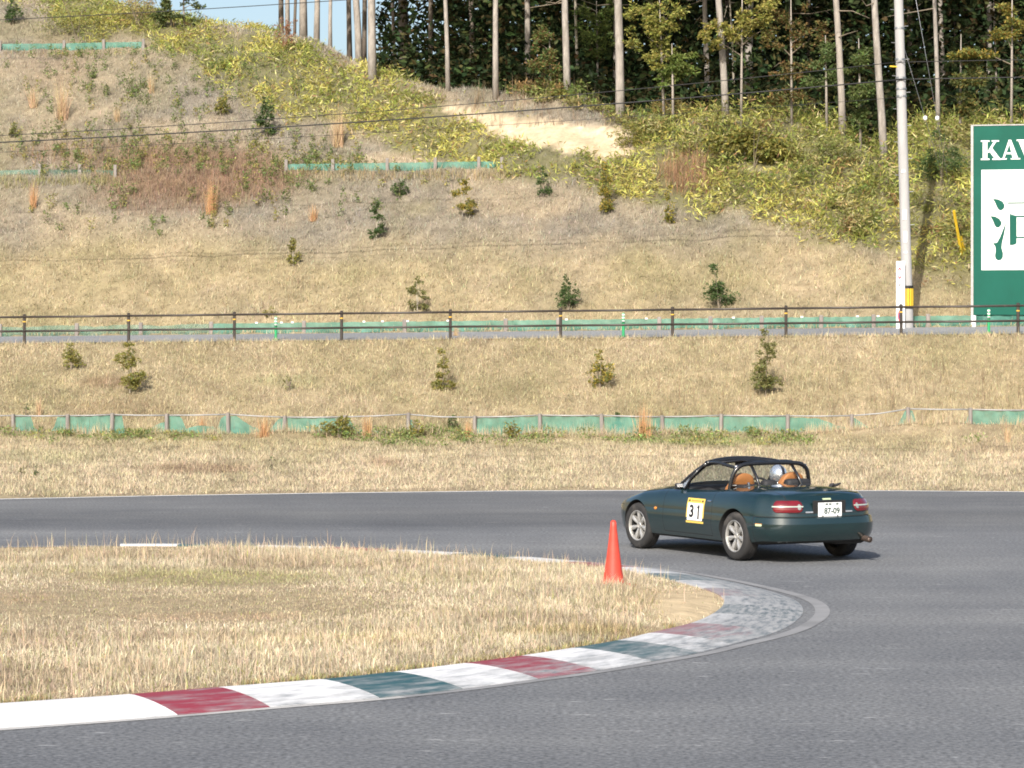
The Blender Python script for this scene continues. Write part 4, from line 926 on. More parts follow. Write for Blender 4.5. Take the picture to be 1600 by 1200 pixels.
for i, (px, py, hp, wp, cl, shp, lb) in enumerate(SH):
    rng = np.random.default_rng(100 + i)
    q = T(px, py, 48); sc_ = q.y / F; h = hp * sc_; w = wp * sc_ / 2
    name = 'seedling' if 'seedling' in lb else ('weed_clump' if 'weed' in lb and shp == 'mound' else 'shrub')
    r = tag(empty(name, q), lb, 'seedling' if name == 'seedling' else ('weed' if name == 'weed_clump' else 'shrub'))
    if shp == 'cone': bl_ = [(0, 0, h * .28, w, w, h * .26), (w * .15, 0, h * .55, w * .72, w * .72, h * .25), (-w * .1, 0, h * .82, w * .38, w * .38, h * .22), (-w * .5, 0, h * .45, w * .4, w * .4, h * .2)]
    elif shp == 'tier': bl_ = [(w * .1, 0, h * .20, w * .9, w * .8, h * .17), (-w * .1, 0, h * .62, w * .75, w * .7, h * .17), (w * .05, 0, h * .86, w * .42, w * .42, h * .14), (w * .6, 0, h * .38, w * .4, w * .4, h * .10)]
    elif shp == 'spire': bl_ = [(0, 0, h * .18, w * .95, w * .9, h * .17), (-w * .1, 0, h * .42, w * .7, w * .65, h * .18), (w * .05, 0, h * .66, w * .5, w * .5, h * .16), (-w * .02, 0, h * .88, w * .3, w * .3, h * .13)]
    elif shp == 'mound': bl_ = [(0, 0, h * .45, w * .8, w * .7, h * .5), (w * .45, 0, h * .33, w * .55, w * .5, h * .35), (-w * .5, 0, h * .35, w * .5, w * .5, h * .36), (w * .1, 0, h * .75, w * .4, w * .4, h * .26)]
    elif shp == 'spray': bl_ = [(-w * .6, 0, h * .45, w * .55, w * .3, h * .22), (-w * .1, 0, h * .6, w * .5, w * .3, h * .2), (w * .45, 0, h * .4, w * .55, w * .3, h * .3), (w * .8, 0, h * .15, w * .4, w * .3, h * .3), (w * .1, 0, h * .25, w * .4, w * .3, h * .2)]
    else: bl_ = [(0, 0, h * .4, w * .8, w * .8, h * .4), (w * .2, 0, h * .75, w * .6, w * .6, h * .25)]
    if shp not in ('wisp',) and h > .3: bl_ = [(b[0] + rng.uniform(-.65, .65) * b[3], b[1] + rng.uniform(-.5, .5) * b[4], b[2] + rng.uniform(-.6, .6) * b[5], b[3] * f_, b[4] * f_, b[5] * f_ * .9) for b in bl_ for f_ in rng.uniform(.3, .62, 6)]
    area = h * w * 2; ln = .07 if q.y < 90 else .085
    nl = int(np.clip(area * (1700 if shp not in ('wisp',) else 420), 40, 3200)); lf = ln if h > .35 else .05
    if shp == 'spray': lf = .16
    crown_mesh('foliage', bl_, nl, lf, lf * .42, cl, r, .35, .1 if shp != 'spray' else .5, .3, rng)
    mb = MB()
    for s in range(3 if shp != 'wisp' else 7):
        a = rng.uniform(0, 6.28); rr = w * (.18 if shp in ('tier', 'spire') else .5)
        mb.tube([(0, 0, -.05), (math.cos(a) * rr * .4, math.sin(a) * rr * .4, h * .4), (math.cos(a) * rr, math.sin(a) * rr, h * rng.uniform(.7, .95))], [.016, .011, .004] if h > .4 else [.007, .005, .002], 5)
    mb.build('stem', M['twig'] if shp != 'tier' else M['bark2'], r)
# ---- tall clumps of dry pampas-like grass
GC = [(52, 168, 42, 12, 'pale dry grass clump, leftmost high on the left hillside'), (97, 188, 74, 14, 'tallest pale dry grass clump high on the left hillside'), (236, 146, 40, 8, 'thin dry grass clump right of the tallest one on the hillside'),
      (330, 334, 58, 16, 'tall orange dry grass clump in front of the russet brush'), (528, 230, 74, 16, 'tall dry grass clump left of the clay scar'), (52, 326, 48, 8, 'slender orange dry grass clump at the far left of the slope'),
      (1006, 684, 62, 22, 'tall orange dry grass clump in front of the lower net'), (412, 683, 40, 16, 'orange dry grass clump before the lower net, left of the olive bush'), (575, 682, 40, 14, 'orange dry grass clump just right of the olive bush'),
      (731, 684, 36, 8, 'short orange dry grass clump before the lower net, left of centre'), (316, 676, 34, 8, 'thin orange dry grass clump against torn net at the left'), (1574, 692, 46, 8, 'dry grass clump before the lower net at the far right'), (712, 527, 24, 8, 'dry grass tuft right beside a railing post'), (490, 345, 30, 12, 'small orange dry grass clump on the slope'), (183, 190, 30, 10, 'faint dry grass clump in the middle of the left hillside'), (62, 650, 40, 8, 'thin dry grass clump above the lower fence at far left')]
for i, (px, py, hp, wp, lb) in enumerate(GC):
    rng = np.random.default_rng(300 + i); q = T(px, py, 48); h = hp * q.y / F; w = wp * q.y / F / 2; n = int(60 + 900 * w * h)
    r = tag(empty('dry_grass_clump', q), lb, 'grass clump')
    P = np.column_stack([rng.normal(0, w * .5, n), rng.normal(0, w * .5, n), np.full(n, -.03)])
    V, Fc, C = blades(P, rng.uniform(.35, 1.08, n) * h, np.full(n, .012), jit((.55, .34, .18) if 'orange' in lb else (.56, .42, .26), n, .25, .06, rng), .2, False, rng)
    link('blades', npmesh('blades', V, Fc, C), M['straw'], r)

# ------------------------------------------------------------------ the wood
TR = [  # x at frame top, base px, trunk px width, tone, label
 (441, 441, 34, 8, 'k', 'dark trunk, leftmost of the row against the sky'), (451, 451, 34, 7, 'p', 'pale thin trunk, second of the row against the sky'), (462, 462, 36, 5, 'k', 'thin dark trunk, third of the row against the sky'),
 (472, 472, 44, 12, 'b', 'thick brown trunk in the row against the sky'), (494, 494, 50, 9, 'b', 'brown trunk with sky on both sides, right of the thick one'), (518, 518, 60, 6, 'p', 'slim pale trunk right of the sky gap'),
 (546, 546, 40, 8, 'k', 'dark trunk behind the slim pale one'), (556, 560, 74, 11, 'p', 'pale trunk just left of the thickest trunk'), (569, 570, 64, 8, 'k', 'dark trunk hidden between two pale ones'),
 (578, 583, 130, 13, 'p', 'thickest pale trunk standing forward in the dwarf bamboo'), (614, 614, 60, 6, 'k', 'thin dark trunk in the dense shade'), (630, 631, 70, 17, 'k', 'broad dark trunk in the dense shade'), (671, 671, 60, 8, 'k', 'dark trunk deep in the shade left of the slim pale one'),
 (695, 698, 142, 7, 'p', 'slim pale trunk before the dense shade'), (774, 777, 152, 9, 'p', 'straight pale trunk above the left end of the clay scar'), (822, 823, 116, 9, 'b', 'dim brown trunk standing back above the scar'),
 (883, 889, 150, 11, 'p', 'pale trunk left of the thin yellowish one'), (901, 903, 142, 5, 'y', 'thin yellowish trunk beside a pale one'), (958, 961, 152, 6, 'p', 'thin trunk half hidden behind the thick pale one'),
 (962, 969, 190, 14, 'p', 'thick pale trunk above the right end of the clay scar'), (1103, 1106, 146, 9, 'b', 'brown trunk behind yellow-green leaves'), (1120, 1133, 194, 11, 'p', 'pale trunk leaning left, under yellow-green leaves'),
 (1134, 1136, 150, 8, 'k', 'dark trunk just behind the leaning pale one'), (1139, 1147, 178, 4, 'y', 'very thin yellowish sapling trunk between two thick ones'), (1174, 1170, 189, 14, 'p', 'thick pale trunk hung with yellow-green leaves'),
 (1233, 1237, 172, 4, 'b', 'thin trunk of the rust-tinged conifer'), (1301, 1317, 216, 11, 'b', 'brownish leaning trunk left of the pole'), (1365, 1382, 256, 12, 'p', 'pale leaning trunk nearest to the pole'),
 (1459, 1464, 208, 7, 'p', 'slim pale trunk just right of the pole'), (1471, 1475, 156, 9, 'b', 'brown trunk behind the slim one right of the pole'), (1491, 1492, 146, 5, 'k', 'thin dark trunk deep in the wood right of the pole'),
 (1543, 1547, 196, 9, 'p', 'pale trunk rising behind the billboard'), (1554, 1555, 150, 4, 'b', 'thin trunk right of the billboard tree'), (1567, 1566, 150, 4, 'k', 'thin dark trunk at the right edge'), (735, 736, 90, 8, 'k', 'dark trunk in deep shade left of the straight pale one'), (1040, 1041, 130, 9, 'k', 'dark trunk behind the yellow-green sapling'), (1420, 1422, 130, 8, 'k', 'dark trunk directly behind the pole'), (1265, 1266, 140, 8, 'k', 'dark trunk in the shade right of the rust-tinged conifer')]
BK = {'p': mat('trunk_pale', (.30, .27, .235), .9, .45, 9, bump=1.0, stretch=(1, 1, .3), dirt=((.16, .135, .11), .52)), 'b': M['bark'], 'k': mat('trunk_shaded', (.14, .115, .09), .9, .35, 6, bump=.8, stretch=(1, 1, .28)), 'y': M['bark2']}  # the dark tone puts the wood's shade into the bark colour
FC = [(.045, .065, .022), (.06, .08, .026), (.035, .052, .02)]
def tree_base(px, py):
    D = np.arange(72, 130, .04); X = (px - CX) / F * D; Z = H + (HY - py) / F * D; g = terrain(X, D)
    hit = np.where(g >= Z)[0]
    if len(hit): i = hit[0]
    else: i = np.argmin(np.abs(D - (100 + (60 - min(py, 60)) * .12)))
    return Vector((X[i], D[i], g[i]))
for i, (xt, xb, yb, wpx, tone, lb) in enumerate(TR):
    rng = np.random.default_rng(500 + i); q = tree_base(xb, yb)
    if tone == 'k' and q.y < 104:      # trunks coloured as shaded stand further in
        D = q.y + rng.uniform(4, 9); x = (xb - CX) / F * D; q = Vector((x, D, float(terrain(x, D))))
    R = wpx * q.y / F / 2; Ht = rng.uniform(14, 18) if wpx > 6 else rng.uniform(9, 12)
    lean = (xt - xb) / max(yb, 30)
    r = tag(empty('forest_tree', q), lb, 'tree', 'trees of the hilltop wood')
    kk = np.linspace(0, 1, 12); ph = rng.uniform(0, 6)
    pts = [(lean * t * Ht * .8 + .05 * math.sin(t * 7 + ph), .05 * math.cos(t * 5 + ph), t * Ht - (.4 if t == 0 else 0)) for t in kk]
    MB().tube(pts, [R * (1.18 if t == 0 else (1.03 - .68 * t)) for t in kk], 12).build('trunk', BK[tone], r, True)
    for b in range(9):
        t = rng.uniform(.2, .75); z = t * Ht; a = rng.uniform(0, 6.28); L = rng.uniform(.5, 1.9); x0 = lean * t * Ht * .8
        if z < 2.2: continue
        MB().tube([(x0, 0, z), (x0 + math.cos(a) * L * .5, math.sin(a) * L * .5, z - .05 + .1 * rng.normal()), (x0 + math.cos(a) * L, math.sin(a) * L, z - .2 + .25 * rng.normal())], [.022, .014, .005], 5).build('branch', M['twig'] if tone != 'y' else M['bark2'], r)
    cb = min(8.5 if q.x > 2 else 6.5, Ht - 5)
    bl_ = [(lean * z * .8 + rng.normal(0, .5), rng.normal(0, .5), z, rad, rad, 1.3) for z, rad in zip(np.arange(cb + 1.0, Ht, 1.5), np.linspace(2.3, 1.0, len(np.arange(cb + 1.0, Ht, 1.5))))]
    crown_mesh('crown', bl_, 620 if wpx > 6 else 320, .55, .26, FC, r, .1, .35, .2, rng)
# saplings whose leaves show in front of the shade
SP = [(1038, 196, 1030, [(1035, 30, 50, 34), (1010, 60, 36, 26), (1045, 78, 34, 24), (1022, 96, 24, 14)], [(.27, .27, .06), (.34, .32, .09), (.18, .20, .05)], 'yellow-green leafy sapling lit up against the dark wood'),
      (1052, 200, 1050, [(1056, 112, 34, 16), (1040, 128, 26, 14), (1070, 95, 22, 12)], [(.14, .19, .045), (.18, .22, .06)], 'green conifer sapling under the yellow-green one'),
      (1158, 202, 1160, [(1118, 50, 26, 24), (1150, 45, 26, 20), (1185, 20, 36, 26), (1190, 48, 24, 16), (1125, 68, 16, 12)], [(.29, .27, .06), (.34, .30, .09), (.2, .2, .05)], 'yellow-green leafy tree wrapped round the two pale trunks'),
      (935, 165, 932, [(935, 25, 40, 34), (945, 60, 34, 24), (925, 45, 30, 26)], [(.12, .17, .045), (.16, .20, .055)], 'dark green sapling between the pale trunks'),
      (862, 150, 858, [(850, 105, 30, 22), (866, 125, 26, 14), (845, 70, 24, 24)], [(.10, .15, .045), (.15, .17, .05), (.22, .14, .06)], 'low mixed green and rusty sapling left of the paired trunks'),
      (1345, 236, 1342, [(1340, 95, 24, 24), (1345, 150, 26, 22), (1335, 185, 22, 16)], [(.09, .13, .04), (.13, .16, .05)], 'dark green sapling left of the pole'),
      (1500, 212, 1502, [(1505, 120, 26, 24), (1495, 160, 28, 20), (1515, 85, 22, 14)], [(.11, .13, .04), (.20, .17, .05), (.09, .11, .035)], 'dim olive sapling above the billboard corner'),
      (1237, 196, 1236, [(1232, 30, 36, 24), (1262, 65, 34, 18), (1240, 105, 40, 18), (1225, 150, 34, 16), (1275, 45, 24, 12), (1215, 70, 24, 16)], [(.21, .13, .05), (.15, .13, .045), (.10, .115, .035)], 'rust-tinged conifer sapling left of the leaning brown trunk'),
      (1292, 206, 1290, [(1285, 85, 26, 22), (1290, 120, 28, 20)], [(.10, .15, .045), (.15, .18, .07)], 'glossy green sapling beside the leaning brown trunk'),
      (1580, 212, 1582, [(1585, 25, 34, 30), (1570, 55, 26, 12), (1530, 82, 40, 7)], [(.23, .22, .055), (.32, .23, .05), (.14, .17, .045)], 'yellow-green sapling at the top right corner'),
      (268, 42, 265, [(262, 14, 18, 20), (255, 4, 14, 14)], [(.10, .14, .05), (.16, .18, .06)], 'small green tree left of the sky gap'),
      (288, 44, 286, [(300, 8, 20, 6), (282, 24, 16, 5), (305, 36, 14, 5), (290, -4, 18, 8)], [(.09, .12, .055), (.13, .15, .06)], 'thin tree with flat leafy boughs against the sky')]
for i, (xb, yb, xt, blobs, cl, lb) in enumerate(SP):
    rng = np.random.default_rng(700 + i); q = tree_base(xb, yb); r = tag(empty('young_tree', q), lb, 'tree'); s = q.y / F
    hh = max((yb - b[1]) for b in blobs) * s * 1.25
    MB().tube([(0, 0, -.2), ((xt - xb) * s * .5, 0, hh * .5), ((xt - xb) * s, .05, hh)], [.05, .035, .012], 8).build('trunk', M['bark'], r, True)
    bl_ = [((b[0] - xb) * s, -.15 + rng.uniform(-.3, .3), (yb - b[1]) * s, b[2] * s, max(.35, b[2] * s * .7), b[3] * s) for b in blobs]
    for b in bl_: MB().tube([((xt - xb) * s * b[2] * .85 / hh, 0, b[2] * .85), (b[0] * .6, b[1] * .6, b[2] * .95), (b[0], b[1], b[2])], [.02, .012, .004], 5).build('branch', M['twig'], r)
    bl_ = [(b[0] + rng.uniform(-.75, .75) * b[3], b[1] + rng.uniform(-.5, .5) * b[4], b[2] + rng.uniform(-.8, .8) * b[5], b[3] * f_, b[4] * f_, b[5] * f_ * .8) for b in bl_ for f_ in rng.uniform(.22, .55, 7)]
    ar = sum(b[3] * b[5] for b in bl_)
    crown_mesh('crown', bl_, int(np.clip(ar * 6500, 300, 3000)), .12, .05, cl, r, .2, .25, .15, rng)
# deep shade painted into dark leaf colours: undergrowth and the rest of the canopy
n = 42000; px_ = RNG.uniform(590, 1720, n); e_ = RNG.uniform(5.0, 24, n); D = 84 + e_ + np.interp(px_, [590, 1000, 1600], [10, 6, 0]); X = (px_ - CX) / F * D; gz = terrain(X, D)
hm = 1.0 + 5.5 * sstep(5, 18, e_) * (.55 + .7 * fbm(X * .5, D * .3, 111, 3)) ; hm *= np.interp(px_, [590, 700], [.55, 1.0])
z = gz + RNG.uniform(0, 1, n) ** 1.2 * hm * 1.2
c = jit(np.array([(.035, .055, .022), (.055, .075, .028), (.025, .04, .018), (.06, .05, .022)])[RNG.integers(0, 4, n)], n, .3, .08)  # leaf colours lowered to paint in the wood's shade
stuff('forest_understory', [leaves(np.column_stack([X, D, z]), RNG.uniform(.18, .40, n), RNG.uniform(.09, .2, n), c, .2)], M['shadeleaf'], 'evergreen undergrowth with shade in its dark leaf colour, filling the wood')
n = 30000; X = RNG.uniform(-5.5, 36, n); D = RNG.uniform(92, 140, n); gz = terrain(X, D); z = gz + RNG.uniform(7.5, 16, n); e_ = slope_z(X, D) - crest_z(X)  # leaves overhead, out of view, added to shade the wood
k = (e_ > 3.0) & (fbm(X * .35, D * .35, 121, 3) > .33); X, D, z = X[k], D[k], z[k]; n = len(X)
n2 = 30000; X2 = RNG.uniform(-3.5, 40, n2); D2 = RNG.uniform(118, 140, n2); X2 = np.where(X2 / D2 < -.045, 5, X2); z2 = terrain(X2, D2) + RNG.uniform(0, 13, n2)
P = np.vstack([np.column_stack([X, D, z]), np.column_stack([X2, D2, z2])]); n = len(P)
stuff('woodland', [leaves(P, RNG.uniform(.5, 1.0, n), RNG.uniform(.25, .5, n), jit((.03, .045, .02), n, .3, .08), .1)], M['shadeleaf'], 'dense evergreen canopy behind the trunks and added unseen overhead as shade')
# ------------------------------------------------------------------ the roadster
def paintmat():
    m, n, l, b = _nodes('green_car_paint')
    tc = n.new('ShaderNodeTexCoord'); no = n.new('ShaderNodeTexNoise'); no.inputs['Scale'].default_value = 2.5; no.inputs['Detail'].default_value = 5; l.new(tc.outputs['Object'], no.inputs['Vector'])
    r = n.new('ShaderNodeValToRGB'); r.color_ramp.elements[0].color = (.003, .0175, .0185, 1); r.color_ramp.elements[1].color = (.0042, .024, .025, 1); l.new(no.outputs[0], r.inputs[0]); l.new(r.outputs[0], b.inputs['Base Color'])
    rr = n.new('ShaderNodeMapRange'); rr.inputs['To Min'].default_value = .26; rr.inputs['To Max'].default_value = .40; l.new(no.outputs[0], rr.inputs['Value']); l.new(rr.outputs[0], b.inputs['Roughness'])
    b.inputs['Metallic'].default_value = .25; b.inputs['Coat Weight'].default_value = 1.0; b.inputs['Coat Roughness'].default_value = .03; b.inputs['Coat IOR'].default_value = 1.65
    return m
CM = {'paint': paintmat(), 'dark': mat('interior_black', (.018, .018, .02), .7, .3, 12), 'tyre': mat('tyre_rubber', (.023, .022, .0215), .85, .3, 14, dirt=((.10, .09, .08), .55)),
      'rim': mat('alloy', (.47, .46, .435), .35, .1, 20, metal=.55, dirt=((.3, .27, .23), .62)), 'chrome': mat('chrome', (.7, .7, .7), .15, .05, 5, metal=1),
      'tan': mat('tan_leather', (.33, .14, .045), .5, .15, 16, bump=.2), 'cage': mat('cage_black', (.012, .012, .013), .25, .2, 8, coat=.4), 'glass': glassmat('windscreen_glass'),
      'lens': mat('red_lens', (.15, .006, .010), .12, .25, 9, coat=1.0), 'lens2': mat('pale_lens', (.36, .43, .37), .2, .1, 20, coat=.6), 'lens3': mat('grey_lens', (.24, .25, .24), .15, .1, 20, coat=1.0), 'amber': mat('amber_lens', (.60, .22, .03), .2, .1, 10, coat=.8), 'markg': mat('pale_green_reflector', (.45, .52, .32), .3, .15, 18, coat=.5),
      'plate': mat('plate_white', (.80, .81, .80), .4, .04, 6), 'ink': mat('plate_ink', (.02, .05, .035), .5, .1, 6), 'stk': mat('sticker_yellow', (.72, .50, .10), .5, .06, 10), 'stw': mat('sticker_white', (.80, .79, .76), .5, .04, 8), 'inkb': mat('sticker_ink', (.015, .015, .015), .5, .1, 8),
      'under': mat('underbody', (.012, .012, .012), .9, .3, 8), 'rust': mat('exhaust_steel', (.16, .12, .10), .5, .3, 18, metal=.7), 'silver': mat('helmet_silver', (.62, .66, .70), .18, .08, 6, metal=.75, coat=1), 'helmk': mat('helmet_black', (.012, .012, .014), .25, .2, 8, coat=.6),
      'suit': mat('dark_racing_suit', (.03, .032, .04), .8, .3, 18), 'skin': mat('skin', (.45, .28, .20), .55, .1, 30), 'barrel_dk': mat('barrel_shade', (.05, .05, .05), .5, .3, 10, metal=.6), 'badge': mat('silver_lettering', (.42, .43, .45), .35, .1, 10, metal=.4)}
YAW = math.radians(28.0)
CARP = Vector((3.35, 32.77, .004))
car = tag(empty('sports_car', CARP, math.pi / 2 + YAW), 'dark green open two-seat roadster with roll cage and number 31 on its door', 'car')
ringp = [(-.875, 0), (-.868, .25), (-.84, .46), (-.775, .62), (-.655, .735), (-.48, .795), (-.25, .822), (0, .834), (.3, .828), (.7, .812), (1.1, .806), (1.5, .808), (1.9, .822), (2.25, .832), (2.5, .815), (2.7, .77), (2.86, .68), (2.97, .54), (3.04, .34), (3.07, .15), (3.08, 0)]
NR = 121
ring = crom(ringp, NR); ring[0, 1] = 0; ring[-1, 1] = 0
rt = np.gradient(ring, axis=0); rt /= np.linalg.norm(rt, axis=1)[:, None]; rn = np.stack([-rt[:, 1], rt[:, 0]], 1)
rn[0] = (-1, 0); rn[-1] = (1, 0); RS = np.concatenate([[0], np.cumsum(np.linalg.norm(np.diff(ring, axis=0), axis=1))])
def zsh(x): return np.interp(x, [-.9, -.76, -.5, -.1, .4, 1.0, 1.5, 1.8, 2.2, 2.6, 2.85, 3.08], [.785, .79, .80, .815, .80, .78, .775, .762, .725, .64, .575, .50])
def zce(x): return np.interp(x, [-.9, -.76, -.66, -.5, -.3, .1, .45, 1.0, 1.6, 1.9, 2.3, 2.7, 2.9, 3.0, 3.08], [.785, .80, .83, .852, .872, .882, .88, .87, .862, .838, .785, .695, .625, .57, .50])
def prof(x):
    wt = float(1 - sstep(-.62, -.36, x)); zb = float(np.interp(x, [-.9, -.5, -.3, .3, 2.0, 2.6, 3.1], [.235, .225, .20, .185, .185, .17, .18])); zs = float(zsh(x)); nose = float(sstep(2.5, 3.0, x))
    zl = .46; up = lambda u: .535 + (zs - .535) * u if zs > .56 else zl + (zs - zl) * (.3 + .7 * u)
    cr = float(sstep(.0, .4, x) * (1 - sstep(1.9, 2.3, x)))
    return [(.13, zb), (.055, zb + .03), (.022 + .01 * cr, zb + .085), (.006, .36), (.0, .42), (.0, zl), (.003, up(-.35) if zs > .56 else zl + .002), (.008 + .012 * wt, up(0) - .004), (.011 + .040 * wt, up(.02)), (.013 + .042 * wt, up(.16)),
            (.020 + .043 * wt, up(.36)), (.032 + .046 * wt, up(.56)), (.050 + .050 * wt, up(.74)), (.074 + .056 * wt, up(.88)), (.110 + .050 * wt, up(1.0))]
def surf(s, z, off=0.0):
    """point on the left flank / tail at arc length s along the plan ring and height z"""
    x, y = np.interp(s, RS, ring[:, 0]), np.interp(s, RS, ring[:, 1]); nx_, ny_ = np.interp(s, RS, rn[:, 0]), np.interp(s, RS, rn[:, 1]); L = math.hypot(nx_, ny_); nx_ /= L; ny_ /= L
    pr = prof(x); o = np.interp(z, [q[1] for q in pr], [q[0] for q in pr]); return Vector((x - nx_ * (o - off), y - ny_ * (o - off), z))
def s_of_x(x): i = np.argmax(ring[:, 1]); return float(np.interp(x, ring[8:-4, 0], RS[8:-4]))
def s_of_y(y): return float(np.interp(y, ring[:30, 1], RS[:30]))
def body_bm():
    bm = bmesh.new(); L = []; R = []
    for i in range(NR):
        col = []; colr = []
        for (o, z) in prof(ring[i, 0]):
            x = ring[i, 0] - rn[i, 0] * o; y = ring[i, 1] - rn[i, 1] * o
            if i in (0, NR - 1): v = bm.verts.new((x, 0, z)); col.append(v); colr.append(v)
            else: y = max(y, .002); col.append(bm.verts.new((x, y, z))); colr.append(bm.verts.new((x, -y, z)))
        L.append(col); R.append(colr)
    m = len(L[0])
    def quad(*v):
        u = []
        for q in v:
            if q not in u: u.append(q)
        if len(u) > 2: bm.faces.new(u)
    for i in range(NR - 1):
        for j in range(m - 1):
            quad(L[i][j], L[i][j + 1], L[i + 1][j + 1], L[i + 1][j]); quad(R[i][j], R[i + 1][j], R[i + 1][j + 1], R[i][j + 1])
    K = 16; rows = []
    for i in range(NR):
        a = L[i][-1]; b = R[i][-1]
        if a is b: rows.append([a] * (2 * K + 1)); continue
        xs, ys, zs = a.co; row = [a]
        for k in range(1, 2 * K):
            y = ys * (1 - k / K); g = 1 - abs(y / ys) ** 2.6; row.append(bm.verts.new((xs, y, zs + (float(zce(xs)) - zs) * g)))
        row.append(b); rows.append(row)
    for i in range(NR - 1):
        for k in range(2 * K): quad(rows[i][k], rows[i][k + 1], rows[i + 1][k + 1], rows[i + 1][k])
    for i in range(NR - 1): quad(L[i][0], L[i + 1][0], R[i + 1][0], R[i][0])
    bmesh.ops.recalc_face_normals(bm, faces=bm.faces[:]); return bm
def cut(o, cutter):
    md = o.modifiers.new('b', 'BOOLEAN'); md.operation = 'DIFFERENCE'; md.object = cutter; md.solver = 'EXACT'
    dg = bpy.context.evaluated_depsgraph_get(); dg.update(); me = bpy.data.meshes.new_from_object(o.evaluated_get(dg)); o.modifiers.clear(); o.data = me
    cd = cutter.data; bpy.data.objects.remove(cutter); bpy.data.meshes.remove(cd)
bm = body_bm(); me = bpy.data.meshes.new('body'); bm.to_mesh(me); bm.free()
tmp = bpy.data.objects.new('body_source', me); COL.objects.link(tmp)
RW = .318
for xw in (0, 2.265):
    for sy in (-1, 1):
        mb = MB().lathe([(RW, .46), (RW, 1.0)], 48, Matrix.Translation((xw, 0, .30)) @ Matrix.Rotation(-sy * math.pi / 2, 4, 'X')); c_ = mb.build('cutter', None)
        bmc = bmesh.new(); bmc.from_mesh(c_.data); bmesh.ops.recalc_face_normals(bmc, faces=bmc.faces[:]); bmc.to_mesh(c_.data); bmc.free(); cut(tmp, c_)
cock = [(.36, .58), (.42, .64), (.60, .665), (1.2, .66), (1.42, .64), (1.56, .50), (1.62, .25), (1.62, -.25), (1.56, -.50), (1.42, -.64), (1.2, -.66), (.60, -.665), (.42, -.64), (.36, -.58)]
c_ = MB().prism(cock, lambda u, v, d: Vector((u, v, d)), .36, 1.4).build('cutter', None)
bmc = bmesh.new(); bmc.from_mesh(c_.data); bmesh.ops.recalc_face_normals(bmc, faces=bmc.faces[:]); bmc.to_mesh(c_.data); bmc.free(); cut(tmp, c_)
bm = bmesh.new(); bm.from_mesh(tmp.data); md_ = tmp.data; bpy.data.objects.remove(tmp); bpy.data.meshes.remove(md_)
# panel gaps: slice along each seam and drop the narrow strips
seams = [((.50, 0, 0), (1, 0, 0)), ((1.63, 0, 0), (1, 0, 0)), ((-.22, 0, 0), (1, 0, 0)), ((0, .53, 0), (0, 1, 0)), ((0, -.53, 0), (0, 1, 0)), ((0, 0, .262), (0, 0, 1)), ((0, 0, .545), (0, 0, 1)), ((-.40, 0, 0), (1, 0, 0)), ((2.62, 0, 0), (1, 0, 0)), ((0, 0, .585), (0, 0, 1)), ((1.74, 0, 0), (1, 0, 0)), ((2.95, 0, 0), (1, 0, 0)), ((0, .60, 0), (0, 1, 0)), ((0, -.60, 0), (0, 1, 0))]
g_ = .004
for co, no in seams:
    for s in (-1, 1):
        p = Vector(co) + Vector(no) * g_ * s; bmesh.ops.bisect_plane(bm, geom=bm.verts[:] + bm.edges[:] + bm.faces[:], dist=1e-5, plane_co=p, plane_no=Vector(no))
bm.normal_update()
def fclass(f):
    c = f.calc_center_median(); x, y, z = c; n = f.normal
    for xw in (0, 2.265):
        d = math.hypot(x - xw, z - .30)
        if d < RW + .004 and abs(y) > .455 and (d < RW - .006 or abs(n.y) < .5) and (n.x * (x - xw) + n.z * (z - .30) < -.5 * d or abs(y) < .47): return 'under'
    if z < .365 and abs(n.z) > .9 and .36 < x < 1.63 and abs(y) < .67 and n.z > 0: return 'dark'
    if .355 < x < 1.625 and abs(y) < .668 and .36 < z < .90 and abs(n.z) < .35 and (n.x * (x - 1.0) * .3 + n.y * y < 0): return 'dark'
    if n.z < -.9 and z < .25: return 'under'
    ay = abs(y)
    def inb(a, b, v): return a + g_ < v < b - g_
    def on(v, c0): return abs(v - c0) < g_
    # door
    if ay > .62:
        if inb(.50, 1.63, x) and z > .262 + g_: return 'doorl' if y > 0 else 'doorr'
        if (on(x, .50) or on(x, 1.63)) and z > .262: return 'gap'
        if on(z, .262) and .50 < x < 1.63: return 'gap'
    # trunk lid
    if ay < .53 + g_ and x < -.22 + g_ and z > .585 - g_:
        if ay > .53 - g_ or x > -.22 - g_ or z < .585 + g_: return 'gap'
        return 'trunk'
    if x < -.40 + g_ and z < .545 + g_:
        if x > -.40 - g_ and ay > .5: return 'gap'
        if z > .545 - g_: return 'gap'
        return 'rbump'
    if x > 2.62 - g_ and z < .545 + g_ and zsh(x) > 0:
        if x < 2.62 + g_ and ay > .5: return 'gap'
        if z > .545 - g_ and x < 2.9: return 'gap'
        return 'fbump'
    if ay < .60 + g_ and 1.74 - g_ < x < 2.95 + g_ and z > .5 and n.z > .3:
        if ay > .60 - g_ or x < 1.74 + g_ or x > 2.95 - g_: return 'gap'
        return 'hood'
    return 'body'
groups = {}
for f in bm.faces: groups.setdefault(fclass(f), []).append([v.co.copy() for v in f.verts])
bm.free()
def facesobj(name, key, m, parent=car):
    idx = {}; vs = []; fs = []
    for fv in groups.get(key, []):
        q = []
        for c in fv:
            k = (round(c.x, 5), round(c.y, 5), round(c.z, 5))
            if k not in idx: idx[k] = len(vs); vs.append(c)
            if idx[k] not in q: q.append(idx[k])
        if len(q) > 2: fs.append(q)
    me = bpy.data.meshes.new(name); me.from_pydata(vs, [], fs); me.update(); me.shade_smooth(); me.set_sharp_from_angle(angle=math.radians(32))
    return link(name, me, m, parent)
body = facesobj('body', 'body', CM['paint']); facesobj('cockpit_tub', 'dark', CM['dark']); facesobj('underbody', 'under', CM['under']); facesobj('seam_channel', 'gap', CM['under'])
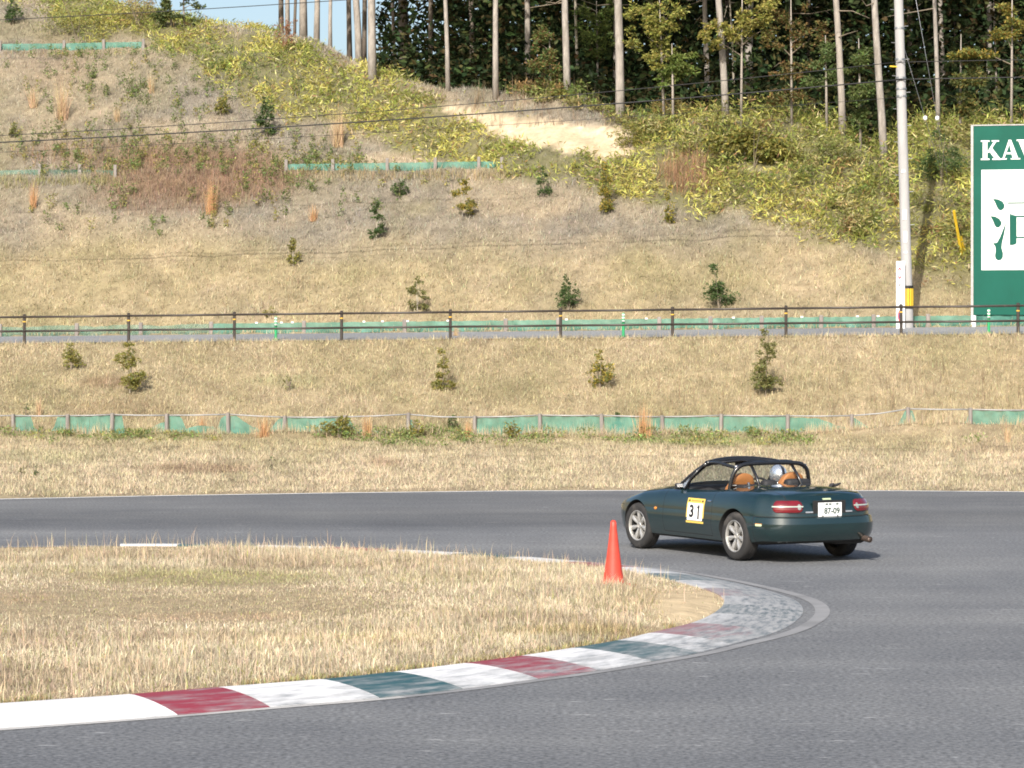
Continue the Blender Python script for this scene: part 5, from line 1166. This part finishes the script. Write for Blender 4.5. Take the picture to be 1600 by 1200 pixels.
dl = facesobj('door', 'doorl', CM['paint']); dr_ = facesobj('door', 'doorr', CM['paint']); trunk = facesobj('trunk_lid', 'trunk', CM['paint']); rb = facesobj('rear_bumper', 'rbump', CM['paint']); facesobj('front_bumper', 'fbump', CM['paint']); facesobj('bonnet', 'hood', CM['paint'])

# wheels
def wheel(x, sy, steer):
    Mx = Matrix.Translation((x, sy * .715, .289)) @ Matrix.Rotation(steer, 4, 'Z') @ Matrix.Rotation(-sy * math.pi / 2, 4, 'X')     # local z points outwards
    w = MB().lathe([(.186, .075), (.193, .088), (.186, .093), (.176, .085), (.172, .060), (.178, .055)], 40, Mx, True).build('wheel', CM['rim'], car, True, 40)
    MB().lathe([(.178, .056), (.170, .05), (.165, -.06), (.186, -.08), (.19, -.06), (.19, .05)], 40, Mx, True).build('rim_barrel', CM['barrel_dk'], w, True, 40)  # barrel coloured dark to paint shade between the spokes
    MB().lathe([(.186, -.088), (.20, -.094), (.24, -.097), (.268, -.090), (.283, -.076), (.289, -.05), (.289, -.022), (.284, -.018), (.289, -.014), (.289, .014), (.284, .018), (.289, .022), (.289, .05), (.283, .076), (.268, .090), (.24, .097), (.20, .094), (.188, .088), (.18, 0)], 48, Mx, True).build('tyre', CM['tyre'], w, True, 40)
    MB().lathe([(.160, -.03), (.160, -.02), (.03, -.02)], 32, Mx).build('brake_disc', CM['under'], w)  # black colour deepens the painted shade in the spoke gaps
    MB().lathe([(.044, .0), (.044, .055), (.040, .066), (.026, .070), (.024, .060), (.001, .060)], 24, Mx).build('hub', CM['rim'], w, True, 40)
    for k in range(7):
        a = 2 * math.pi * k / 7 + .25
        pl = [(.04, -.013), (.075, -.017), (.125, -.028), (.172, -.024), (.176, 0), (.172, .024), (.125, .028), (.075, .017), (.04, .013)]
        vs = []; 
        for (r_, t_) in pl: vs.append((r_, t_, .062 + .016 * (r_ - .045) / .13 - .006 * abs(t_) / .036))
        vs += [(r_, t_ * 1.05, .030) for (r_, t_) in pl] + [(.11, 0, .080)]
        n_ = len(pl); fs = [(i, (i + 1) % n_, 2 * n_) for i in range(n_)] + [((i + 1) % n_, i, n_ + i, n_ + (i + 1) % n_) for i in range(n_)]
        MB().add([Mx @ Matrix.Rotation(a, 4, 'Z') @ Vector(v) for v in vs], fs).build('spoke', CM['rim'], w)
    return w
for x, sy, st in ((0, 1, 0), (0, -1, 0), (2.265, 1, .05), (2.265, -1, .05)): wheel(x, sy, st)

# decals and lamps laid on the curved skin
def skin_patch(name, s0, s1, z0, z1, off, m, parent, shape=None, nu=18, nv=8, thick=.004, mirror=False):
    """shape(u,v) in -1..1 -> clipped (u,v) so the patch gets a rounded outline"""
    mb = MB(); F1 = []; B1 = []
    for i in range(nu + 1):
        for j in range(nv + 1):
            u = -1 + 2 * i / nu; v = -1 + 2 * j / nv; dome = 0
            if shape: u, v, dome = shape(u, v)
            s = (s0 + s1) / 2 + u * (s1 - s0) / 2; z = (z0 + z1) / 2 + v * (z1 - z0) / 2
            for L, o in ((F1, off + dome), (B1, off - thick)):
                p = surf(s, z, o); L.append(Vector((p.x, -p.y, p.z)) if mirror else p)
    n = len(F1); f = []
    for i in range(nu):
        for j in range(nv):
            a = i * (nv + 1) + j; q = (a, a + nv + 1, a + nv + 2, a + 1); f.append(q); f.append(tuple(n + k for k in q[::-1]))
    bd = [i * (nv + 1) for i in range(nu + 1)] + [nu * (nv + 1) + j for j in range(1, nv + 1)] + [i * (nv + 1) + nv for i in range(nu - 1, -1, -1)] + [j for j in range(nv - 1, 0, -1)]
    for a, b in zip(bd, bd[1:] + bd[:1]): f.append((a, b, n + b, n + a))
    return mb.add(F1 + B1, f).build(name, m, parent, True, 40)
def stadium(asp, dome=.012):
    def fn(u, v):
        k = 1 / asp; e = max(0, abs(u) - (1 - k)) / k; hv = math.sqrt(max(0, 1 - e * e)); vv_ = v * hv
        return u, vv_, dome * (1 - v * v) * (hv if hv > .05 else 0)
    return fn
for mi in (False, True):
    s0, s1 = s_of_y(.365), s_of_y(.365) + .43
    skin_patch('tail_light_surround', s0 - .008, s1 + .008, .592, .740, .004, CM['under'], car, stadium(2.8, 0), 26, 8, .01, mi)
    tl = skin_patch('tail_light', s0, s1, .598, .734, .008, CM['lens'], car, stadium(3.0, .012), 26, 8, .01, mi)
    skin_patch('clear_stripe', s0 + .004, s1 + .006, .660, .674, .022, CM['lens2'], tl, None, 22, 2, .006, mi)
    skin_patch('reversing_lens', s0 + .03, s0 + .085, .628, .695, .0185, CM['lens3'], tl, stadium(1.0, .002), 12, 6, .006, mi)
    skin_patch('side_marker', s_of_x(-.50) - .055, s_of_x(-.50) + .055, .432, .458, .006, CM['markg'], rb, stadium(4, .003), 14, 4, .006, mi)
    skin_patch('side_marker_edge', s_of_x(-.50) - .055, s_of_x(-.50) + .055, .458, .464, .006, CM['amber'], rb, None, 10, 1, .006, mi)
    sx = s_of_x(1.80); skin_patch('indicator', sx - .028, sx + .028, .515, .550, .006, CM['amber'], car, stadium(1.4, .008), 10, 6, .006, mi)
    sx = s_of_x(.575); skin_patch('handle', sx - .05, sx + .05, .668, .69, .008, CM['chrome'], dr_ if mi else dl, stadium(3, .006), 12, 4, .008, mi)
    skin_patch('badge', s_of_y(.235), s_of_y(.335), .592, .607, .005, CM['badge'], car, None, 8, 1, .004, mi)
skin_patch('rear_emblem', s_of_y(.0) - .0, s_of_y(.06), .738, .756, .008, CM['markg'], trunk, None, 8, 2, .006, False)
skin_patch('rear_emblem', s_of_y(.0) - .0, s_of_y(.06), .738, .756, .008, CM['markg'], trunk, None, 8, 2, .006, True)
# number plate in its recess
pr_ = surf(0.0, .64, .0); px0 = pr_.x - .016
MB().box((px0 + .016, 0, .632), (.014, .46, .20), bev=.004).build('plate_recess', CM['under'], trunk)
pl = MB().box((px0, 0, .625), (.012, .33, .165), bev=.004).build('number_plate', CM['plate'], trunk)
def textmesh(txt, size):
    cu = bpy.data.curves.new('t', 'FONT'); cu.body = txt; cu.size = size; cu.align_x = 'CENTER'; cu.align_y = 'CENTER'; cu.fill_mode = 'FRONT'; cu.resolution_u = 4; cu.offset = size * .03
    o = bpy.data.objects.new('t', cu); COL.objects.link(o); dg = bpy.context.evaluated_depsgraph_get(); dg.update(); me = bpy.data.meshes.new_from_object(o.evaluated_get(dg))
    V = [v.co.copy() for v in me.vertices]; Fs = [tuple(p.vertices) for p in me.polygons]; bpy.data.objects.remove(o); bpy.data.curves.remove(cu); bpy.data.meshes.remove(me); return V, Fs
V_, F_ = textmesh('87-09', .098)
MB().add([(px0 - .0075, -(v.x * .98) - .025, .607 + v.y) for v in V_], F_).build('plate_digits', CM['ink'], pl)
for yb in (-.10, .0, .05): MB().box((px0 - .007, yb, .690), (.002, .035, .018)).build('plate_print', CM['ink'], pl)
for yb in (-.105, .105): MB().lathe([(.009, 0), (.009, .004), (.001, .005)], 10, Matrix.Translation((px0 - .006, yb, .552)) @ Matrix.Rotation(-math.pi / 2, 4, 'Y')).build('plate_bolt', CM['inkb'], pl)
# number sticker on the door
def sidefn(xc, zc):
    s = s_of_x(xc)
    return lambda u, w, o: surf(s + u, zc + w, o)     # u forwards
sf_ = sidefn(.885, .545)
def side_poly(name, poly, off, m, parent):
    return MB().prism([q for q in poly], lambda u, w, d: sf_(u, w, d), off - .0035, off).build(name, m, parent)
def side_rect(name, a, b, c, d, off, m, parent, nu=8):
    mb = MB()
    for i in range(nu):
        u0_ = a + (b - a) * i / nu; u1_ = a + (b - a) * (i + 1) / nu
        for j in range(4):
            w0_ = c + (d - c) * j / 4; w1_ = c + (d - c) * (j + 1) / 4; mb.add([sf_(u0_, w0_, off), sf_(u0_, w1_, off), sf_(u1_, w1_, off), sf_(u1_, w0_, off)], [(0, 1, 2, 3)])
    return mb.build(name, m, parent)
stk = side_rect('number_sticker', -.205, .205, -.150, .150, .0030, CM['stk'], dl)
side_rect('sticker_field', -.178, .178, -.118, .092, .0045, CM['stw'], stk)
for u_ in (-.155, .155): side_rect('sticker_mark', u_ - .016, u_ + .016, .108, .132, .0045, CM['inkb'], stk, 2)
for k in range(7): side_rect('sticker_print', -.11 + k * .032, -.088 + k * .032, .113, .128, .0042, CM['amber'], stk, 1)
V_, F_ = textmesh('3', .235); MB().add([sf_(-(v.x) * 1.0 + .075, v.y * .86 - .014, .0085) for v in V_], F_).build('sticker_digit', CM['inkb'], stk)
side_rect('sticker_digit', -.102, -.070, -.098, .072, .0078, CM['inkb'], stk, 2)
side_rect('digit_flag', -.070, -.050, .035, .056, .0078, CM['inkb'], stk, 1)

# windscreen, frame, vent windows
BLc, TLc = Vector((1.50, .655, .80)), Vector((1.055, .525, 1.125)); 
def scr(u, w):   # u -1..1 across, w 0..1 up
    bow = .16 * (1 - u * u); b = Vector((1.50 + bow, u * .655, .80 + .045 * (1 - u * u))); t = Vector((1.055 + .10 * (1 - u * u), u * .525, 1.105 + .048 * (1 - u * u))); p = b.lerp(t, w); p.z += .02 * math.sin(math.pi * w); return p
nu, nv = 16, 8; vv = [scr(-1 + 2 * i / nu, j / nv) for i in range(nu + 1) for j in range(nv + 1)]; ff = [(i * (nv + 1) + j, (i + 1) * (nv + 1) + j, (i + 1) * (nv + 1) + j + 1, i * (nv + 1) + j + 1) for i in range(nu) for j in range(nv)]
ws = pyobj('windscreen', vv, ff, CM['glass'], car, True)
for u in (-1, 1): MB().tube([scr(u, -.12)] + [scr(u, k / 6) for k in range(7)], [.030, .028, .026, .025, .024, .024, .024, .026], 10).build('windscreen_pillar', CM['cage'], ws, True)
MB().tube([scr(-1 + 2 * k / 12, 1.0) for k in range(13)], .037, 10).build('windscreen_header', CM['cage'], ws, True)
MB().tube([scr(-1 + 2 * k / 12, .0) for k in range(13)], .018, 8).build('windscreen_seal', CM['cage'], ws, True)
MB().box(scr(-.12, .86) + Vector((-.06, 0, -.02)), (.03, .22, .055), bev=.012).build('rear_view_mirror', CM['dark'], ws)
for s in (-1, 1):
    q = [Vector((1.42, s * .70, .80)), Vector((1.18, s * .70, .80)), Vector((1.16, s * .655, .86)), Vector((1.10, s * .575, 1.06))]
    MB().tube([Vector((1.26, s * .715, .79)), Vector((1.20, s * .66, .93)), Vector((1.09, s * .56, 1.085))], .014, 8).build('vent_window_bar', CM['cage'], car, True)
    pyobj('vent_window', [Vector((1.46, s * .665, .81)), Vector((1.26, s * .705, .80)), Vector((1.19, s * .65, .94)), Vector((1.10, s * .55, 1.08))], [(0, 1, 2, 3)], CM['glass'], car)
    mr = MB().box((1.40, s * .72, .828), (.05, .10, .058), bev=.018).build('door_mirror', CM['cage'], dl if s > 0 else dr_, True)
    MB().box((1.373, s * .72, .829), (.004, .08, .042), bev=.0015).build('mirror_glass', CM['chrome'], mr)
    MB().tube([(1.41, s * .69, .80), (1.40, s * .71, .83)], .016, 8).build('mirror_arm', CM['chrome'], mr)
# roll cage
cage = MB()
hoop = crom([(.46, .575, .70), (.455, .57, .86), (.43, .535, 1.01), (.415, .475, 1.085), (.41, .38, 1.118), (.405, .15, 1.128), (.405, 0, 1.13), (.405, -.15, 1.128), (.41, -.38, 1.118), (.415, -.475, 1.085), (.43, -.535, 1.01), (.455, -.57, .86), (.46, -.575, .70)], 40)
cg = MB().tube(hoop, .026, 10).build('roll_cage_hoop', CM['cage'], car, True)
for s in (-1, 1):
    MB().tube([(.43, s * .29, 1.118), (.30, s * .30, .98), (.17, s * .31, .80)], .019, 9).build('cage_backstay', CM['cage'], cg, True)
    MB().tube(crom([(.43, s * .49, 1.075), (.60, s * .515, 1.10), (.85, s * .515, 1.125), (1.05, s * .505, 1.105), (1.20, s * .555, 1.00), (1.36, s * .60, .86), (1.38, s * .61, .70)], 24), .020, 9).build('cage_side_bar', CM['cage'], cg, True)
    for p in ((.43, s * .29, 1.118), (.43, s * .49, 1.078)): MB().lathe([(.028, -.02), (.028, .02)], 12, Matrix.Translation(p) @ Matrix.Rotation(.5, 4, 'Y')).build('cage_clamp', CM['chrome'], cg)
MB().tube([(.455, -.56, .86), (.455, .56, .86)], .016, 9).build('cage_harness_bar', CM['cage'], cg, True)
MB().tube([(1.06, -.50, 1.10), (1.10, 0, 1.135), (1.06, .50, 1.10)], .020, 9).build('cage_front_bar', CM['cage'], cg, True)
# seats
def seat(y):
    bm_ = bmesh.new(); bmesh.ops.create_cube(bm_, size=1.0)
    bmesh.ops.subdivide_edges(bm_, edges=bm_.edges[:], cuts=5, use_grid_fill=True)
    for v in bm_.verts:
        u, s_, w = v.co.x * 2, v.co.y * 2, v.co.z + .5
        k = 1 - .40 * max(0, (w - .62) / .38) ** 1.3; y_ = s_ * .205 * k * (1 - .06 * abs(u)); x_ = u * .055 * (1 - .25 * w) + .02 * abs(s_) ** 2 * (1 if u > 0 else 0)
        v.co = Vector((.66 - .17 * w + x_, y + y_, .48 + .53 * w - .035 * s_ * s_ * (w > .8)))
    bmesh.ops.smooth_vert(bm_, verts=bm_.verts[:], factor=.5, use_axis_x=True, use_axis_y=True, use_axis_z=True)
    me_ = bpy.data.meshes.new('seat'); bm_.to_mesh(me_); bm_.free(); me_.shade_smooth(); st = link('seat', me_, CM['tan'], car)
    MB().box((.92, y, .46), (.50, .46, .13), Matrix.Rotation(-.12, 3, 'Y'), .045).build('seat_cushion', CM['tan'], st, True)
    for s_ in (-1, 1): MB().box((.86, y + s_ * .215, .52), (.42, .06, .13), bev=.028).build('seat_bolster', CM['tan'], st, True)
seat(.36); seat(-.36)
# dashboard, steering wheel, console, rear tray clutter
MB().box((1.47, 0, .72), (.26, 1.22, .20), bev=.06).build('dashboard', CM['dark'], car, True)
MB().box((.95, 0, .50), (.95, .16, .22), bev=.04).build('centre_console', CM['dark'], car, True)
SWM = Matrix.Translation((1.20, -.36, .74)) @ Matrix.Rotation(math.radians(-68), 4, 'Y')
MB().tube([SWM @ Vector((.175 * math.cos(2 * math.pi * k / 28), .175 * math.sin(2 * math.pi * k / 28), 0)) for k in range(29)], .015, 8).build('steering_wheel', CM['dark'], car, True)
for k in range(3): MB().tube([SWM @ Vector((0, 0, -.02)), SWM @ Vector((.17 * math.cos(2.094 * k + 3.14), .17 * math.sin(2.094 * k + 3.14), 0))], .012, 6).build('steering_spoke', CM['dark'], car)
MB().tube([SWM @ Vector((0, 0, -.02)), (1.5, -.36, .68)], .025, 8).build('steering_column', CM['dark'], car)
MB().box((.36, 0, .84), (.22, 1.0, .07), bev=.03).build('folded_hood_cover', CM['dark'], car, True)
for yy, w_, zz in ((-.36, .17, .90), (.05, .10, .895)): MB().box((.40, yy, zz - .02), (.14, w_ * 2, .10), bev=.045).build('tray_padding', CM['dark'], car, True)
MB().box((.28, .42, .88), (.03, .03, .05), bev=.008).build('hood_catch', CM['chrome'], car)
MB().tube([(-.02, -.55, .83), (-.03, -.57, .865), (-.05, -.60, .875)], [.022, .026, .018], 8).tube([(-.03, -.57, .855), (-.05, -.64, .868), (-.07, -.68, .888)], [.02, .018, .008], 8).build('deck_clip', CM['dark'], car, True)
# exhaust, underside
MB().tube([(-.60, -.50, .30), (-.80, -.515, .268), (-.90, -.52, .258)], .036, 14, False).tube([(-.895, -.52, .258), (-.84, -.518, .262)], .030, 14).build('exhaust_pipe', CM['rust'], car, True)
MB().box((-.55, -.35, .27), (.40, .45, .13), bev=.05).build('silencer', CM['under'], car, True)
MB().box((-.66, .30, .25), (.06, .5, .04), bev=.01).build('lower_valance', CM['under'], car)
MB().tube([(0, -.62, .27), (0, .62, .27)], .035, 8).build('rear_axle', CM['under'], car); MB().box((1.0, 0, .215), (2.4, 1.1, .06), bev=.02).build('floor_pan', CM['under'], car)

# ------------------------------------------------------------------ the driver, seated on the right
drv = tag(empty('person', CARP + Matrix.Rotation(math.pi / 2 + YAW, 3, 'Z') @ Vector((.86, -.36, .455)), math.pi / 2 + YAW), 'driver in silver and black helmet seated on the right in the roadster', 'person')
O = Vector((.86, -.36, .455))
def skinned(nodes, edges, name, m, parent, sub=2):
    me_ = bpy.data.meshes.new(name); me_.from_pydata([Vector(q[0]) for q in nodes], edges, []); o = bpy.data.objects.new(name, me_); COL.objects.link(o)
    o.modifiers.new('s', 'SKIN'); sk = me_.skin_vertices[0].data if me_.skin_vertices else None
    if sk is None:
        bm_ = bmesh.new(); bm_.from_mesh(me_); bm_.verts.layers.skin.verify(); bm_.to_mesh(me_); bm_.free(); sk = me_.skin_vertices[0].data
    for i, q in enumerate(nodes): sk[i].radius = (q[1], q[1] if len(q) < 3 else q[2]); sk[i].use_root = i == 0
    sb_ = o.modifiers.new('u', 'SUBSURF'); sb_.levels = sub; sb_.render_levels = sub
    dg = bpy.context.evaluated_depsgraph_get(); dg.update(); m2 = bpy.data.meshes.new_from_object(o.evaluated_get(dg)); bpy.data.objects.remove(o); m2.shade_smooth()
    m2.materials.clear(); return link(name, m2, m, parent)
N = [((0, 0, 0), .15, .13), ((-.03, 0, .14), .14, .12), ((-.07, 0, .29), .17, .115), ((-.085, 0, .36), .10, .09), ((-.075, 0, .415), .060), ((-.05, 0, .47), .085), ((-.045, 0, .54), .09)]; E_ = [(0, 1), (1, 2), (2, 3), (3, 4), (4, 5), (5, 6)]
for s in (-1, 1):
    b = len(N); N += [((-.07, s * .18, .315), .065), ((.06, s * .24, .16), .05), ((.23, s * .20, .15), .042), ((.315, s * .175, .225), .032), ((.335, s * .17, .255), .034)]
    E_ += [(2, b), (b, b + 1), (b + 1, b + 2), (b + 2, b + 3), (b + 3, b + 4)]
    for k in range(4):
        c0 = len(N); yy = s * .17 + (k - 1.5) * .011; N += [((.36, yy * 1.02, .262 + .008 * k), .0095), ((.378, yy * 1.02, .245 + .008 * k), .0085), ((.366, yy * 1.02, .228 + .008 * k), .0075)]; E_ += [(b + 4, c0), (c0, c0 + 1), (c0 + 1, c0 + 2)]
    c0 = len(N); N += [((.338, s * .145, .262), .0105), ((.352, s * .128, .262), .009)]; E_ += [(b + 4, c0), (c0, c0 + 1)]
    b = len(N); N += [((.06, s * .10, -.01), .085), ((.40, s * .13, .06), .065), ((.68, s * .12, -.13), .045), ((.76, s * .12, -.08), .035)]; E_ += [(0, b), (b, b + 1), (b + 1, b + 2), (b + 2, b + 3)]
pb = skinned(N, E_, 'body', CM['suit'], drv, 1)
HC = Vector((-.045, 0, .475))
def helm(theta, phi):     # theta 0 = crown
    r = Vector((.128, .105, .128)); p = Vector((math.sin(theta) * math.cos(phi) * r.x, math.sin(theta) * math.sin(phi) * r.y, math.cos(theta) * r.z))
    if theta > 1.9: p.x += .03 * (theta - 1.9) * (1 if math.cos(phi) > 0 else -.2)
    return HC + Vector((0, 0, .03)) + p
nt_, np_ = 16, 32; vv = [helm(.001 + 2.35 * i / nt_, 2 * math.pi * j / np_) for i in range(nt_ + 1) for j in range(np_)]
def helm_faces(test): return [(i * np_ + j, (i + 1) * np_ + j, (i + 1) * np_ + (j + 1) % np_, i * np_ + (j + 1) % np_) for i in range(nt_) for j in range(np_) if test(i / nt_, (j + .5) / np_ * 2 * math.pi)]
isv = lambda t, a: math.cos(a) > .35 and .42 < t < .78
isk = lambda t, a: (abs(abs(math.sin(a)) - .0) < .28 and t < .62 and math.cos(a) < 0)
hl = pyobj('helmet', vv, helm_faces(lambda t, a: not isv(t, a) and not isk(t, a)), CM['silver'], drv, True)
pyobj('visor', vv, helm_faces(isv), CM['helmk'], hl, True); pyobj('helmet_stripe', vv, helm_faces(isk), CM['helmk'], hl, True)
MB().lathe([(.090, -.09), (.105, -.075), (.108, -.05), (.095, -.04)], 20, Matrix.Translation(HC + Vector((.0, 0, -.01)))).build('helmet_lining', CM['helmk'], hl, True)
